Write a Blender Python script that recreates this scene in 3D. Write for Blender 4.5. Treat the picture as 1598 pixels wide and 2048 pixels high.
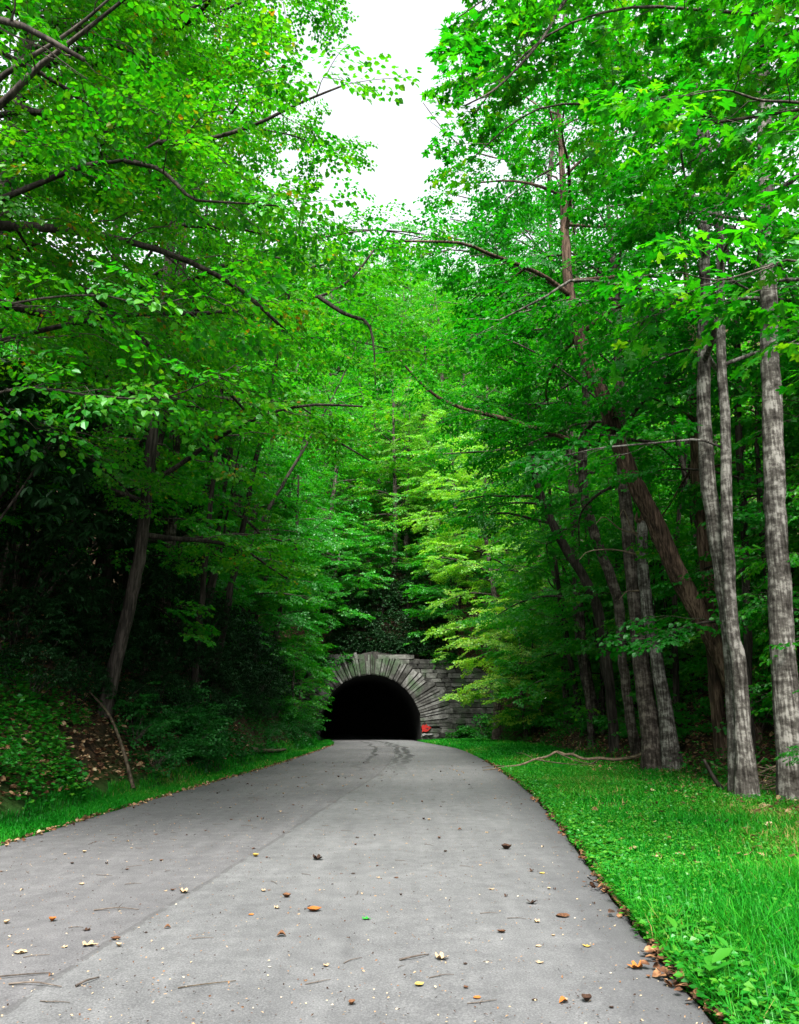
import bpy, math, random
import numpy as np
from mathutils import Vector, Matrix, Euler

# ---------------------------------------------------------------- camera, light, exposure
for o in list(bpy.data.objects):
    bpy.data.objects.remove(o)
scene = bpy.context.scene
COL = scene.collection
PI = math.pi
CAM_H = 1.6
cam_data = bpy.data.cameras.new('camera')
cam = bpy.data.objects.new('camera', cam_data)
COL.objects.link(cam)
cam.location = (0, 0, CAM_H)
cam.rotation_euler = (math.radians(90 + 14.86), 0, 0)
cam_data.sensor_fit = 'HORIZONTAL'
cam_data.sensor_width = 36.0
cam_data.lens = 34.65
cam_data.clip_end = 2000
scene.camera = cam

SUN_EL, SUN_AZ = math.radians(54), math.radians(-178)      # high soft sun, behind the camera (azimuth from +Y towards +X)
world = bpy.data.worlds.new('World')
scene.world = world
world.use_nodes = True
wn, wl = world.node_tree.nodes, world.node_tree.links
wn.clear()
sky = wn.new('ShaderNodeTexSky'); sky.sky_type = 'NISHITA'; sky.sun_disc = False
sky.sun_elevation = SUN_EL; sky.sun_rotation = SUN_AZ
bw = wn.new('ShaderNodeRGBToBW')
mx = wn.new('ShaderNodeMix'); mx.data_type = 'RGBA'; mx.inputs[0].default_value = 0.9
bgn = wn.new('ShaderNodeBackground'); bgn.inputs[1].default_value = 0.15
wo = wn.new('ShaderNodeOutputWorld')
wl.new(sky.outputs[0], bw.inputs[0]); wl.new(sky.outputs[0], mx.inputs[6]); wl.new(bw.outputs[0], mx.inputs[7])
wl.new(mx.outputs[2], bgn.inputs[0]); wl.new(bgn.outputs[0], wo.inputs[0])
sun_data = bpy.data.lights.new('sun', 'SUN')
sun_data.energy = 2.4; sun_data.angle = math.radians(24); sun_data.color = (1.0, 0.96, 0.88)
sun = bpy.data.objects.new('sun', sun_data); COL.objects.link(sun)
sd = Vector((math.sin(SUN_AZ) * math.cos(SUN_EL), math.cos(SUN_AZ) * math.cos(SUN_EL), math.sin(SUN_EL)))
sun.rotation_euler = sd.to_track_quat('Z', 'Y').to_euler()
sun.location = sd * 100
scene.view_settings.view_transform = 'Standard'
scene.view_settings.look = 'None'
scene.view_settings.gamma = 1.0
scene.view_settings.use_curve_mapping = False
scene.view_settings.exposure = 2.6
scene.render.engine = 'CYCLES'
cy = scene.cycles
cy.max_bounces = 7; cy.diffuse_bounces = 4; cy.glossy_bounces = 2; cy.transmission_bounces = 5
cy.sample_clamp_indirect = 4.0
cy.caustics_reflective = False; cy.caustics_refractive = False
try:
    cy.use_denoising = True
except Exception:
    pass

# ---------------------------------------------------------------- helpers
def tag(o, label=None, cat=None, group=None, kind=None):
    if label: o['label'] = label
    if cat: o['category'] = cat
    if group: o['group'] = group
    if kind: o['kind'] = kind
    return o

def empty(name, loc):
    o = bpy.data.objects.new(name, None)
    o.empty_display_size = 0.3
    o.location = loc
    COL.objects.link(o)
    return o

def mesh_np(name, verts, polys, mat=None, attrs=None, smooth=False, mat_idx=None):
    """polys: list of (M,k) int arrays; attrs: dict name -> float per vertex"""
    me = bpy.data.meshes.new(name)
    verts = np.asarray(verts, dtype=np.float32)
    me.vertices.add(len(verts)); me.vertices.foreach_set('co', verts.ravel())
    polys = [np.asarray(p, dtype=np.int32) for p in polys if len(p)]
    nl = sum(p.size for p in polys); npol = sum(len(p) for p in polys)
    me.loops.add(nl); me.polygons.add(npol)
    idx = np.concatenate([p.ravel() for p in polys]); me.loops.foreach_set('vertex_index', idx)
    tot = np.concatenate([np.full(len(p), p.shape[1], np.int32) for p in polys])
    st = np.concatenate([[0], np.cumsum(tot)[:-1]]).astype(np.int32)
    me.polygons.foreach_set('loop_start', st)
    me.polygons.foreach_set('use_smooth', np.full(npol, smooth, dtype=bool))
    for k, v in (attrs or {}).items():
        a = me.attributes.new(k, 'FLOAT', 'POINT'); a.data.foreach_set('value', np.asarray(v, np.float32))
    mats = mat if isinstance(mat, (list, tuple)) else [mat]
    for m in mats:
        if m: me.materials.append(m)
    if mat_idx is not None: me.polygons.foreach_set('material_index', np.asarray(mat_idx, np.int32))
    me.update(calc_edges=True)
    return me

def link(name, me, parent=None, loc=None):
    o = bpy.data.objects.new(name, me)
    COL.objects.link(o)
    if parent is not None: o.parent = parent
    if loc is not None: o.location = loc
    return o

class MB:
    """collects verts / polys with a per-vertex attribute"""
    def __init__(s): s.v = []; s.p = {}; s.n = 0; s.a = []
    def add(s, v, polys, a=0.5):
        v = np.asarray(v, np.float32); s.v.append(v)
        for p in polys:
            p = np.asarray(p, np.int32)
            if len(p): s.p.setdefault(p.shape[1], []).append(p + s.n)
        s.a.append(np.full(len(v), a, np.float32) if np.isscalar(a) else np.asarray(a, np.float32))
        s.n += len(v)
    def mesh(s, name, mat, smooth=False):
        return mesh_np(name, np.concatenate(s.v), [np.concatenate(x) for x in s.p.values()], mat, {'tint': np.concatenate(s.a)}, smooth)

def smooth_line(P, n):
    """Catmull-Rom through P (N,k) -> (n,k)"""
    P = np.asarray(P, float)
    Q = np.vstack([2 * P[0] - P[1], P, 2 * P[-1] - P[-2]])
    t = np.linspace(0, len(P) - 1, n); i = np.minimum(t.astype(int), len(P) - 2); u = (t - i)[:, None]
    a, b, c, d = Q[i], Q[i + 1], Q[i + 2], Q[i + 3]
    return 0.5 * (2 * b + (c - a) * u + (2 * a - 5 * b + 4 * c - d) * u ** 2 + (3 * b - a - 3 * c + d) * u ** 3)

def tube(P, R, seg=6, rng=None, bump=0.0, cap=True):
    P = np.asarray(P, float); R = np.asarray(R, float); n = len(P)
    T = np.gradient(P, axis=0); T /= np.linalg.norm(T, axis=1)[:, None] + 1e-9
    ref = np.array([1.0, 0, 0]) if abs(T[:, 0]).mean() < 0.7 else np.array([0, 1.0, 0])
    A = np.cross(T, ref); A /= np.linalg.norm(A, axis=1)[:, None] + 1e-9
    B = np.cross(T, A)
    th = np.arange(seg) * 2 * PI / seg
    rr = R[:, None] * np.ones(seg)
    if bump and rng is not None:
        lob = 1 + bump * np.cos(th * 3 + rng.uniform(0, 6)) * rng.uniform(.3, 1) + bump * .6 * np.cos(th * 2 + rng.uniform(0, 6))
        rr = rr * lob * (1 + bump * rng.normal(0, .5, (n, seg)))
    V = P[:, None, :] + rr[..., None] * (np.cos(th)[None, :, None] * A[:, None, :] + np.sin(th)[None, :, None] * B[:, None, :])
    i = np.arange(n - 1)[:, None] * seg; j = np.arange(seg)[None, :]; j2 = (j + 1) % seg
    F = np.stack([i + j, i + j2, i + seg + j2, i + seg + j], -1).reshape(-1, 4)
    polys = [F]
    V = V.reshape(-1, 3)
    if cap:
        V = np.vstack([V, P[-1] + T[-1] * R[-1] * .4]); t = len(V) - 1
        k = (n - 1) * seg + np.arange(seg)
        polys.append(np.stack([k, (n - 1) * seg + (np.arange(seg) + 1) % seg, np.full(seg, t)], -1))
    return V, polys

# ---------------------------------------------------------------- materials
def new_mat(name):
    m = bpy.data.materials.new(name); m.use_nodes = True
    nt = m.node_tree; nt.nodes.clear()
    return m, nt, nt.nodes, nt.links
def ramp(nodes, stops):
    r = nodes.new('ShaderNodeValToRGB'); e = r.color_ramp.elements
    while len(e) < len(stops): e.new(0.5)
    for k, (p, c) in enumerate(stops):
        e[k].position = p; e[k].color = (*c, 1)
    return r

def leaf_mat(name, stops, trans=0.5, tcol=(1.6, 1.9, 0.45), gloss=0.028, rough=0.42):
    m, nt, N, L = new_mat(name)
    at = N.new('ShaderNodeAttribute'); at.attribute_name = 'tint'
    oi = N.new('ShaderNodeObjectInfo')
    ad = N.new('ShaderNodeMath'); ad.operation = 'MULTIPLY_ADD'; ad.inputs[1].default_value = 0.16; L.new(oi.outputs['Random'], ad.inputs[0])
    mn = N.new('ShaderNodeMath'); mn.operation = 'ADD'; L.new(at.outputs['Fac'], mn.inputs[0]); ad.inputs[2].default_value = -0.08; L.new(ad.outputs[0], mn.inputs[1])
    r = ramp(N, stops); L.new(mn.outputs[0], r.inputs[0])
    d = N.new('ShaderNodeBsdfDiffuse'); L.new(r.outputs[0], d.inputs[0])
    mu = N.new('ShaderNodeVectorMath'); mu.operation = 'MULTIPLY'; mu.inputs[1].default_value = tcol; L.new(r.outputs[0], mu.inputs[0])
    t = N.new('ShaderNodeBsdfTranslucent'); L.new(mu.outputs[0], t.inputs[0])
    g = N.new('ShaderNodeBsdfGlossy'); g.inputs['Roughness'].default_value = rough; g.inputs[0].default_value = (.7, 1, .75, 1)
    m1 = N.new('ShaderNodeMixShader'); m1.inputs[0].default_value = trans; L.new(d.outputs[0], m1.inputs[1]); L.new(t.outputs[0], m1.inputs[2])
    m2 = N.new('ShaderNodeMixShader'); m2.inputs[0].default_value = gloss; L.new(m1.outputs[0], m2.inputs[1]); L.new(g.outputs[0], m2.inputs[2])
    o = N.new('ShaderNodeOutputMaterial'); L.new(m2.outputs[0], o.inputs[0])
    return m

def solid_mat(name, stops, scale=(6, 6, 6), detail=6, rough=0.9, bump=0.0, attr=None, coords='Object', spec=0.2, rough_noise=0.55):
    m, nt, N, L = new_mat(name)
    tc = N.new('ShaderNodeTexCoord'); mp = N.new('ShaderNodeMapping'); mp.inputs['Scale'].default_value = scale
    L.new(tc.outputs[coords], mp.inputs[0])
    n = N.new('ShaderNodeTexNoise'); n.inputs['Scale'].default_value = 1; n.inputs['Detail'].default_value = detail; n.inputs['Roughness'].default_value = rough_noise
    L.new(mp.outputs[0], n.inputs['Vector'])
    r = ramp(N, stops)
    if attr:
        a = N.new('ShaderNodeAttribute'); a.attribute_name = attr
        s = N.new('ShaderNodeMath'); s.operation = 'ADD'; L.new(n.outputs[0], s.inputs[0])
        s2 = N.new('ShaderNodeMath'); s2.operation = 'MULTIPLY_ADD'; s2.inputs[1].default_value = 0.5; s2.inputs[2].default_value = -0.25
        L.new(a.outputs['Fac'], s2.inputs[0]); L.new(s2.outputs[0], s.inputs[1]); L.new(s.outputs[0], r.inputs[0])
    else:
        oi = N.new('ShaderNodeObjectInfo')
        s2 = N.new('ShaderNodeMath'); s2.operation = 'MULTIPLY_ADD'; s2.inputs[1].default_value = 0.2; s2.inputs[2].default_value = -0.1
        L.new(oi.outputs['Random'], s2.inputs[0])
        s = N.new('ShaderNodeMath'); s.operation = 'ADD'; L.new(n.outputs[0], s.inputs[0]); L.new(s2.outputs[0], s.inputs[1]); L.new(s.outputs[0], r.inputs[0])
    p = N.new('ShaderNodeBsdfPrincipled'); p.inputs['Roughness'].default_value = rough; p.inputs['Specular IOR Level'].default_value = spec
    L.new(r.outputs[0], p.inputs['Base Color'])
    if bump:
        b = N.new('ShaderNodeBump'); b.inputs['Strength'].default_value = bump; b.inputs['Distance'].default_value = 0.03
        L.new(n.outputs[0], b.inputs['Height']); L.new(b.outputs[0], p.inputs['Normal'])
    o = N.new('ShaderNodeOutputMaterial'); L.new(p.outputs[0], o.inputs[0])
    return m

M = {}
M['beech'] = leaf_mat('leaf_beech', [(0, (.005, .075, .003)), (.45, (.012, .145, .004)), (.8, (.055, .21, .005)), (.94, (.115, .225, .008)), (1, (.24, .12, .012))])
M['maple'] = leaf_mat('leaf_maple', [(0, (.003, .07, .003)), (.5, (.006, .135, .004)), (.85, (.035, .20, .004)), (1, (.11, .24, .008))])
M['far'] = leaf_mat('leaf_far', [(0, (.005, .085, .005)), (.5, (.014, .17, .008)), (.85, (.06, .235, .012)), (1, (.16, .26, .02))])
M['pale'] = leaf_mat('leaf_pale', [(0, (.05, .21, .02)), (.5, (.125, .30, .03)), (.85, (.24, .33, .045)), (1, (.36, .33, .07))])  # paler species, with the glow of the open light also put into the colour
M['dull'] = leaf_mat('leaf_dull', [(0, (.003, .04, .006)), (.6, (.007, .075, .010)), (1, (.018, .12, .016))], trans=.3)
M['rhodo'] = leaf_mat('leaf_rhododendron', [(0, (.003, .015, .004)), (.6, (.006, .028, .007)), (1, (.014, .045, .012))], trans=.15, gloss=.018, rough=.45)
M['herb'] = leaf_mat('leaf_herb', [(0, (.005, .075, .006)), (.5, (.011, .15, .010)), (1, (.07, .22, .014))], trans=.35)
M['grass'] = leaf_mat('grass_blade', [(0, (.003, .075, .004)), (.5, (.008, .165, .008)), (.85, (.035, .225, .012)), (1, (.24, .19, .065))], trans=.35, tcol=(1.3, 1.5, .7), gloss=.012)
M['dry'] = solid_mat('dry_leaf', [(.2, (.022, .012, .008)), (.42, (.085, .036, .016)), (.6, (.20, .105, .05)), (.8, (.36, .27, .16)), (.95, (.48, .42, .32))], scale=(18, 18, 18), attr='tint', detail=3)
M['yellow_leaf'] = solid_mat('yellow_leaf', [(.3, (.26, .17, .03)), (.7, (.38, .28, .07))], scale=(30, 30, 30))
M['orange_leaf'] = solid_mat('orange_leaf', [(.3, (.20, .055, .010)), (.7, (.32, .12, .025))], scale=(30, 30, 30))
M['green_leaf'] = solid_mat('green_leaf', [(.3, (.01, .16, .015)), (.7, (.03, .30, .03))], scale=(30, 30, 30), rough=.5)
M['twig'] = solid_mat('twig_bark', [(.3, (.03, .024, .02)), (.7, (.11, .09, .075))], scale=(25, 25, 25))
M['dead_wood'] = solid_mat('dead_wood', [(.3, (.03, .022, .015)), (.7, (.15, .115, .075))], scale=(12, 12, 12), bump=.4)

def bark_mat(name, dark, mid, pale, band=True, sx=7.0):
    m, nt, N, L = new_mat(name)
    tc = N.new('ShaderNodeTexCoord')
    mp = N.new('ShaderNodeMapping'); mp.inputs['Scale'].default_value = (sx, sx, sx * (1.3 if band else .16)); L.new(tc.outputs['Object'], mp.inputs[0])
    n = N.new('ShaderNodeTexNoise'); n.inputs['Scale'].default_value = 1; n.inputs['Detail'].default_value = 9; n.inputs['Roughness'].default_value = .68; L.new(mp.outputs[0], n.inputs['Vector'])
    mp2 = N.new('ShaderNodeMapping'); mp2.inputs['Scale'].default_value = (1.5, 1.5, 3.2 if band else .7); L.new(tc.outputs['Object'], mp2.inputs[0])
    n2 = N.new('ShaderNodeTexNoise'); n2.inputs['Scale'].default_value = 1; n2.inputs['Detail'].default_value = 4; L.new(mp2.outputs[0], n2.inputs['Vector'])
    mp3 = N.new('ShaderNodeMapping'); mp3.inputs['Scale'].default_value = (22, 22, 2.0); L.new(tc.outputs['Object'], mp3.inputs[0])
    n3 = N.new('ShaderNodeTexNoise'); n3.inputs['Scale'].default_value = 1; n3.inputs['Detail'].default_value = 3; L.new(mp3.outputs[0], n3.inputs['Vector'])
    a = N.new('ShaderNodeMath'); a.operation = 'MULTIPLY_ADD'; a.inputs[1].default_value = .38; L.new(n.outputs[0], a.inputs[0])
    b = N.new('ShaderNodeMath'); b.operation = 'MULTIPLY_ADD'; b.inputs[1].default_value = .32; L.new(n2.outputs[0], b.inputs[0])
    c = N.new('ShaderNodeMath'); c.operation = 'MULTIPLY'; c.inputs[1].default_value = .30; L.new(n3.outputs[0], c.inputs[0])
    L.new(c.outputs[0], b.inputs[2]); L.new(b.outputs[0], a.inputs[2])
    r = ramp(N, [(.41, dark), (.5, mid), (.585, pale)]); L.new(a.outputs[0], r.inputs[0])
    # moss low on the bark
    p = N.new('ShaderNodeBsdfPrincipled'); p.inputs['Roughness'].default_value = .92; p.inputs['Specular IOR Level'].default_value = .15
    L.new(r.outputs[0], p.inputs['Base Color'])
    bm = N.new('ShaderNodeBump'); bm.inputs['Strength'].default_value = .8; bm.inputs['Distance'].default_value = .02; L.new(a.outputs[0], bm.inputs['Height']); L.new(bm.outputs[0], p.inputs['Normal'])
    o = N.new('ShaderNodeOutputMaterial'); L.new(p.outputs[0], o.inputs[0])
    return m
M['bark_pale'] = bark_mat('bark_pale', (.012, .010, .008), (.062, .056, .049), (.22, .207, .188))
M['bark_grey'] = bark_mat('bark_grey', (.010, .0075, .006), (.036, .029, .024), (.115, .098, .083))
M['bark_dark'] = bark_mat('bark_dark', (.007, .0055, .0045), (.022, .018, .015), (.06, .05, .042), band=False, sx=14)
M['bark_red'] = bark_mat('bark_red', (.011, .007, .005), (.05, .031, .022), (.14, .092, .066), band=False, sx=16)

def stone_mat(name, dark, mid, pale):
    m, nt, N, L = new_mat(name)
    tc = N.new('ShaderNodeTexCoord'); oi = N.new('ShaderNodeObjectInfo')
    ge = N.new('ShaderNodeNewGeometry')
    n = N.new('ShaderNodeTexNoise'); n.inputs['Scale'].default_value = 2.2; n.inputs['Detail'].default_value = 9; n.inputs['Roughness'].default_value = .7; L.new(ge.outputs['Position'], n.inputs['Vector'])
    n2 = N.new('ShaderNodeTexNoise'); n2.inputs['Scale'].default_value = .55; n2.inputs['Detail'].default_value = 5; L.new(ge.outputs['Position'], n2.inputs['Vector'])
    a = N.new('ShaderNodeMath'); a.operation = 'MULTIPLY_ADD'; a.inputs[1].default_value = .55; L.new(n.outputs[0], a.inputs[0])
    b = N.new('ShaderNodeMath'); b.operation = 'MULTIPLY_ADD'; b.inputs[1].default_value = .35; L.new(n2.outputs[0], b.inputs[0])
    c = N.new('ShaderNodeMath'); c.operation = 'MULTIPLY_ADD'; c.inputs[1].default_value = .22; c.inputs[2].default_value = -.06; L.new(oi.outputs['Random'], c.inputs[0])
    L.new(c.outputs[0], b.inputs[2]); L.new(b.outputs[0], a.inputs[2])
    r = ramp(N, [(.36, dark), (.5, mid), (.66, pale)]); L.new(a.outputs[0], r.inputs[0])
    # moss patches
    n4 = N.new('ShaderNodeTexNoise'); n4.inputs['Scale'].default_value = .9; n4.inputs['Detail'].default_value = 6; L.new(ge.outputs['Position'], n4.inputs['Vector'])
    mr = ramp(N, [(.48, (0, 0, 0)), (.68, (.75, .75, .75))]); L.new(n4.outputs[0], mr.inputs[0])
    mix = N.new('ShaderNodeMix'); mix.data_type = 'RGBA'; L.new(mr.outputs[0], mix.inputs[0]); L.new(r.outputs[0], mix.inputs[6]); mix.inputs[7].default_value = (.03, .06, .025, 1)
    p = N.new('ShaderNodeBsdfPrincipled'); p.inputs['Roughness'].default_value = .9; p.inputs['Specular IOR Level'].default_value = .2
    L.new(mix.outputs[2], p.inputs['Base Color'])
    bm = N.new('ShaderNodeBump'); bm.inputs['Strength'].default_value = .9; bm.inputs['Distance'].default_value = .06; L.new(n.outputs[0], bm.inputs['Height']); L.new(bm.outputs[0], p.inputs['Normal'])
    o = N.new('ShaderNodeOutputMaterial'); L.new(p.outputs[0], o.inputs[0])
    return m
M['stone'] = stone_mat('wall_stone', (.012, .012, .011), (.043, .043, .039), (.12, .12, .112))
M['voussoir'] = stone_mat('arch_stone', (.014, .0135, .012), (.052, .051, .048), (.155, .153, .147))
M['mortar'] = solid_mat('dark_mortar', [(.3, (.018, .017, .016)), (.7, (.05, .047, .043))], scale=(4, 4, 4), rough=.95)
M['lining'] = solid_mat('soot_shade_lining', [(.3, (.008, .008, .008)), (.7, (.022, .021, .02))], scale=(1, 1, 1), rough=.95)  # sooty concrete, with the black shade of the mouth also put into its colour
M['paint_red'] = solid_mat('paint_red', [(.2, (.18, .008, .006)), (.8, (.30, .014, .010))], scale=(9, 9, 9), rough=.6)
M['paint_white'] = solid_mat('paint_white', [(.2, (.12, .12, .12)), (.8, (.3, .3, .3))], scale=(9, 9, 9), rough=.6)
M['paint_black'] = solid_mat('paint_black', [(.2, (.008, .008, .008)), (.8, (.02, .02, .02))], scale=(9, 9, 9), rough=.6)

# soil with leaf litter
def soil_mat():
    m, nt, N, L = new_mat('forest_soil')
    ge = N.new('ShaderNodeNewGeometry'); at = N.new('ShaderNodeAttribute'); at.attribute_name = 'tint'
    v = N.new('ShaderNodeTexVoronoi'); v.inputs['Scale'].default_value = 11; L.new(ge.outputs['Position'], v.inputs['Vector'])
    n = N.new('ShaderNodeTexNoise'); n.inputs['Scale'].default_value = 1.3; n.inputs['Detail'].default_value = 7; L.new(ge.outputs['Position'], n.inputs['Vector'])
    sp = N.new('ShaderNodeSeparateColor'); L.new(v.outputs['Color'], sp.inputs[0])
    a = N.new('ShaderNodeMath'); a.operation = 'MULTIPLY_ADD'; a.inputs[1].default_value = .5; L.new(sp.outputs[0], a.inputs[0])
    b = N.new('ShaderNodeMath'); b.operation = 'MULTIPLY'; b.inputs[1].default_value = .55; L.new(n.outputs[0], b.inputs[0]); L.new(b.outputs[0], a.inputs[2])
    r = ramp(N, [(.2, (.008, .005, .004)), (.5, (.026, .015, .010)), (.72, (.055, .032, .019)), (.9, (.10, .06, .036))]); L.new(a.outputs[0], r.inputs[0])
    gr = ramp(N, [(.3, (.010, .035, .006)), (.7, (.025, .075, .012))]); L.new(n.outputs[0], gr.inputs[0])
    mix = N.new('ShaderNodeMix'); mix.data_type = 'RGBA'; L.new(at.outputs['Fac'], mix.inputs[0]); L.new(r.outputs[0], mix.inputs[6]); L.new(gr.outputs[0], mix.inputs[7])
    p = N.new('ShaderNodeBsdfPrincipled'); p.inputs['Roughness'].default_value = .95; p.inputs['Specular IOR Level'].default_value = .1
    L.new(mix.outputs[2], p.inputs['Base Color'])
    bm = N.new('ShaderNodeBump'); bm.inputs['Strength'].default_value = .8; bm.inputs['Distance'].default_value = .05; L.new(a.outputs[0], bm.inputs['Height']); L.new(bm.outputs[0], p.inputs['Normal'])
    o = N.new('ShaderNodeOutputMaterial'); L.new(p.outputs[0], o.inputs[0])
    return m
M['soil'] = soil_mat()

def road_mat():
    m, nt, N, L = new_mat('worn_asphalt')
    ge = N.new('ShaderNodeNewGeometry')
    u = N.new('ShaderNodeAttribute'); u.attribute_name = 'across'
    e = N.new('ShaderNodeAttribute'); e.attribute_name = 'edge'
    def noise(s, d, r=.6, vec=None):
        n = N.new('ShaderNodeTexNoise'); n.inputs['Scale'].default_value = s; n.inputs['Detail'].default_value = d; n.inputs['Roughness'].default_value = r
        L.new(vec or ge.outputs['Position'], n.inputs['Vector']); return n.outputs[0]
    def math_(op, a, b=None, c=None):
        k = N.new('ShaderNodeMath'); k.operation = op
        for i, x in enumerate((a, b, c)):
            if x is None: continue
            if isinstance(x, (int, float)): k.inputs[i].default_value = x
            else: L.new(x, k.inputs[i])
        return k.outputs[0]
    fine = noise(75, 3, .75); grit = noise(420, 1); mid = noise(5, 6); big = noise(.45, 4)
    vo = N.new('ShaderNodeTexVoronoi'); vo.inputs['Scale'].default_value = 55; L.new(ge.outputs['Position'], vo.inputs['Vector'])
    speck = math_('LESS_THAN', vo.outputs['Distance'], .10)
    mp = N.new('ShaderNodeMapping'); mp.inputs['Scale'].default_value = (5, .35, 1); L.new(ge.outputs['Position'], mp.inputs[0])
    streak = noise(1, 5, .6, mp.outputs[0])
    v = math_('MULTIPLY_ADD', fine, .62, math_('MULTIPLY_ADD', mid, .24, math_('MULTIPLY_ADD', big, .22, math_('MULTIPLY', streak, .14))))
    v = math_('MULTIPLY_ADD', grit, .20, v)
    r = ramp(N, [(.50, (.034, .0345, .037)), (.71, (.085, .086, .090)), (.92, (.170, .171, .175))]); L.new(v, r.inputs[0])
    # left lane older and a little more purple-grey
    lw = noise(2.5, 5)
    seam = math_('ADD', u.outputs['Fac'], math_('MULTIPLY_ADD', lw, .10, -.05))
    left = math_('LESS_THAN', seam, 0)
    mixl = N.new('ShaderNodeMix'); mixl.data_type = 'RGBA'; mixl.blend_type = 'MULTIPLY'; L.new(math_('MULTIPLY', left, .8), mixl.inputs[0]); L.new(r.outputs[0], mixl.inputs[6]); mixl.inputs[7].default_value = (.86, .83, .85, 1)
    sw = math_('MULTIPLY_ADD', noise(7, 3), .05, .005)
    line = math_('LESS_THAN', math_('ABSOLUTE', seam), sw)
    line = math_('MULTIPLY', line, math_('MULTIPLY', math_('GREATER_THAN', noise(3.3, 5), .42), .45))
    mixs = N.new('ShaderNodeMix'); mixs.data_type = 'RGBA'; L.new(line, mixs.inputs[0]); L.new(mixl.outputs[2], mixs.inputs[6]); mixs.inputs[7].default_value = (.036, .035, .036, 1)
    sx = N.new('ShaderNodeSeparateXYZ'); L.new(ge.outputs['Position'], sx.inputs[0])
    far_ = N.new('ShaderNodeMapRange'); L.new(sx.outputs[1], far_.inputs[0]); far_.inputs[1].default_value = 22; far_.inputs[2].default_value = 34
    tm = None
    for off, wd in ((.55, .10), (.18, .07), (-.9, .06)):
        k = math_('LESS_THAN', math_('ABSOLUTE', math_('ADD', u.outputs['Fac'], math_('MULTIPLY_ADD', noise(.35, 2), 1.2, -.6 - off))), math_('MULTIPLY_ADD', noise(3, 4), wd * 3, 0))
        tm = k if tm is None else math_('MAXIMUM', tm, k)
    tm = math_('MULTIPLY', math_('MULTIPLY', tm, far_.outputs[0]), math_('MULTIPLY', noise(1.7, 5), 1.7))
    mixt = N.new('ShaderNodeMix'); mixt.data_type = 'RGBA'; L.new(tm, mixt.inputs[0]); L.new(mixs.outputs[2], mixt.inputs[6]); mixt.inputs[7].default_value = (.018, .018, .019, 1)
    mixs = mixt
    # fresher dark strip along the right edge
    ed = N.new('ShaderNodeMapRange'); L.new(math_('ADD', e.outputs['Fac'], math_('MULTIPLY_ADD', noise(2.2, 5), .5, -.25)), ed.inputs[0])
    ed.inputs[1].default_value = .75; ed.inputs[2].default_value = .05; ed.inputs[3].default_value = 0; ed.inputs[4].default_value = .72
    mixe = N.new('ShaderNodeMix'); mixe.data_type = 'RGBA'; L.new(ed.outputs[0], mixe.inputs[0]); L.new(mixs.outputs[2], mixe.inputs[6]); mixe.inputs[7].default_value = (.042, .042, .046, 1)
    mixk = N.new('ShaderNodeMix'); mixk.data_type = 'RGBA'; L.new(math_('MULTIPLY', speck, .5), mixk.inputs[0]); L.new(mixe.outputs[2], mixk.inputs[6]); mixk.inputs[7].default_value = (.27, .26, .25, 1)
    p = N.new('ShaderNodeBsdfPrincipled'); p.inputs['Roughness'].default_value = .82; p.inputs['Specular IOR Level'].default_value = .3
    L.new(mixk.outputs[2], p.inputs['Base Color'])
    bm = N.new('ShaderNodeBump'); bm.inputs['Strength'].default_value = .35; bm.inputs['Distance'].default_value = .006; L.new(math_('ADD', fine, grit), bm.inputs['Height']); L.new(bm.outputs[0], p.inputs['Normal'])
    o = N.new('ShaderNodeOutputMaterial'); L.new(p.outputs[0], o.inputs[0])
    return m
M['road'] = road_mat()

# ---------------------------------------------------------------- the lie of the land
YS = np.linspace(-14, 160, 349)
def _curve(ys, xs):
    v = np.interp(YS, ys, xs); k = np.ones(9) / 9
    vp = np.pad(v, 4, mode='edge'); return np.convolve(vp, k, 'valid')
_R = _curve([-14, 3, 5, 6.7, 10.6, 16, 19.5, 24.8, 32, 39, 48, 55, 62, 75, 160], [1.5, 1.62, 1.72, 1.84, 2.25, 2.75, 2.92, 3.08, 3.2, 3.1, 2.4, 1.8, 1.3, .2, -30])
_L = _curve([-14, 5, 12, 13, 19.5, 27, 39, 48, 55, 62, 75, 160], [-5.3, -5.2, -5.12, -5.06, -4.75, -4.25, -3.9, -4.0, -4.6, -5.5, -6.6, -37])
_S = _curve([-14, 4.8, 6.4, 7.6, 9, 10.4, 15.6, 22.7, 34, 42, 48, 62, 160], [-2.6, -2.21, -2.05, -1.97, -1.78, -1.66, -1.23, -.55, -.15, -.4, -.9, -2.1, -34])
def XR(y): return np.interp(y, YS, _R)
def XL(y): return np.interp(y, YS, _L)
def XS(y): return np.interp(y, YS, _S)
TX, TY = -2.27, 62.0                     # tunnel mouth centre
def zroad(y): return -0.25 * np.clip((np.asarray(y, float) - 42) / 20, 0, 1.6)
def wig(x, y): return .5 * np.sin(x * .9 + 1.3 * np.sin(y * .37)) * np.sin(y * .53 + .7) + .28 * np.sin(x * 2.3 + y * 1.1) * np.sin(y * 1.9 - x * .6)
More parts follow.
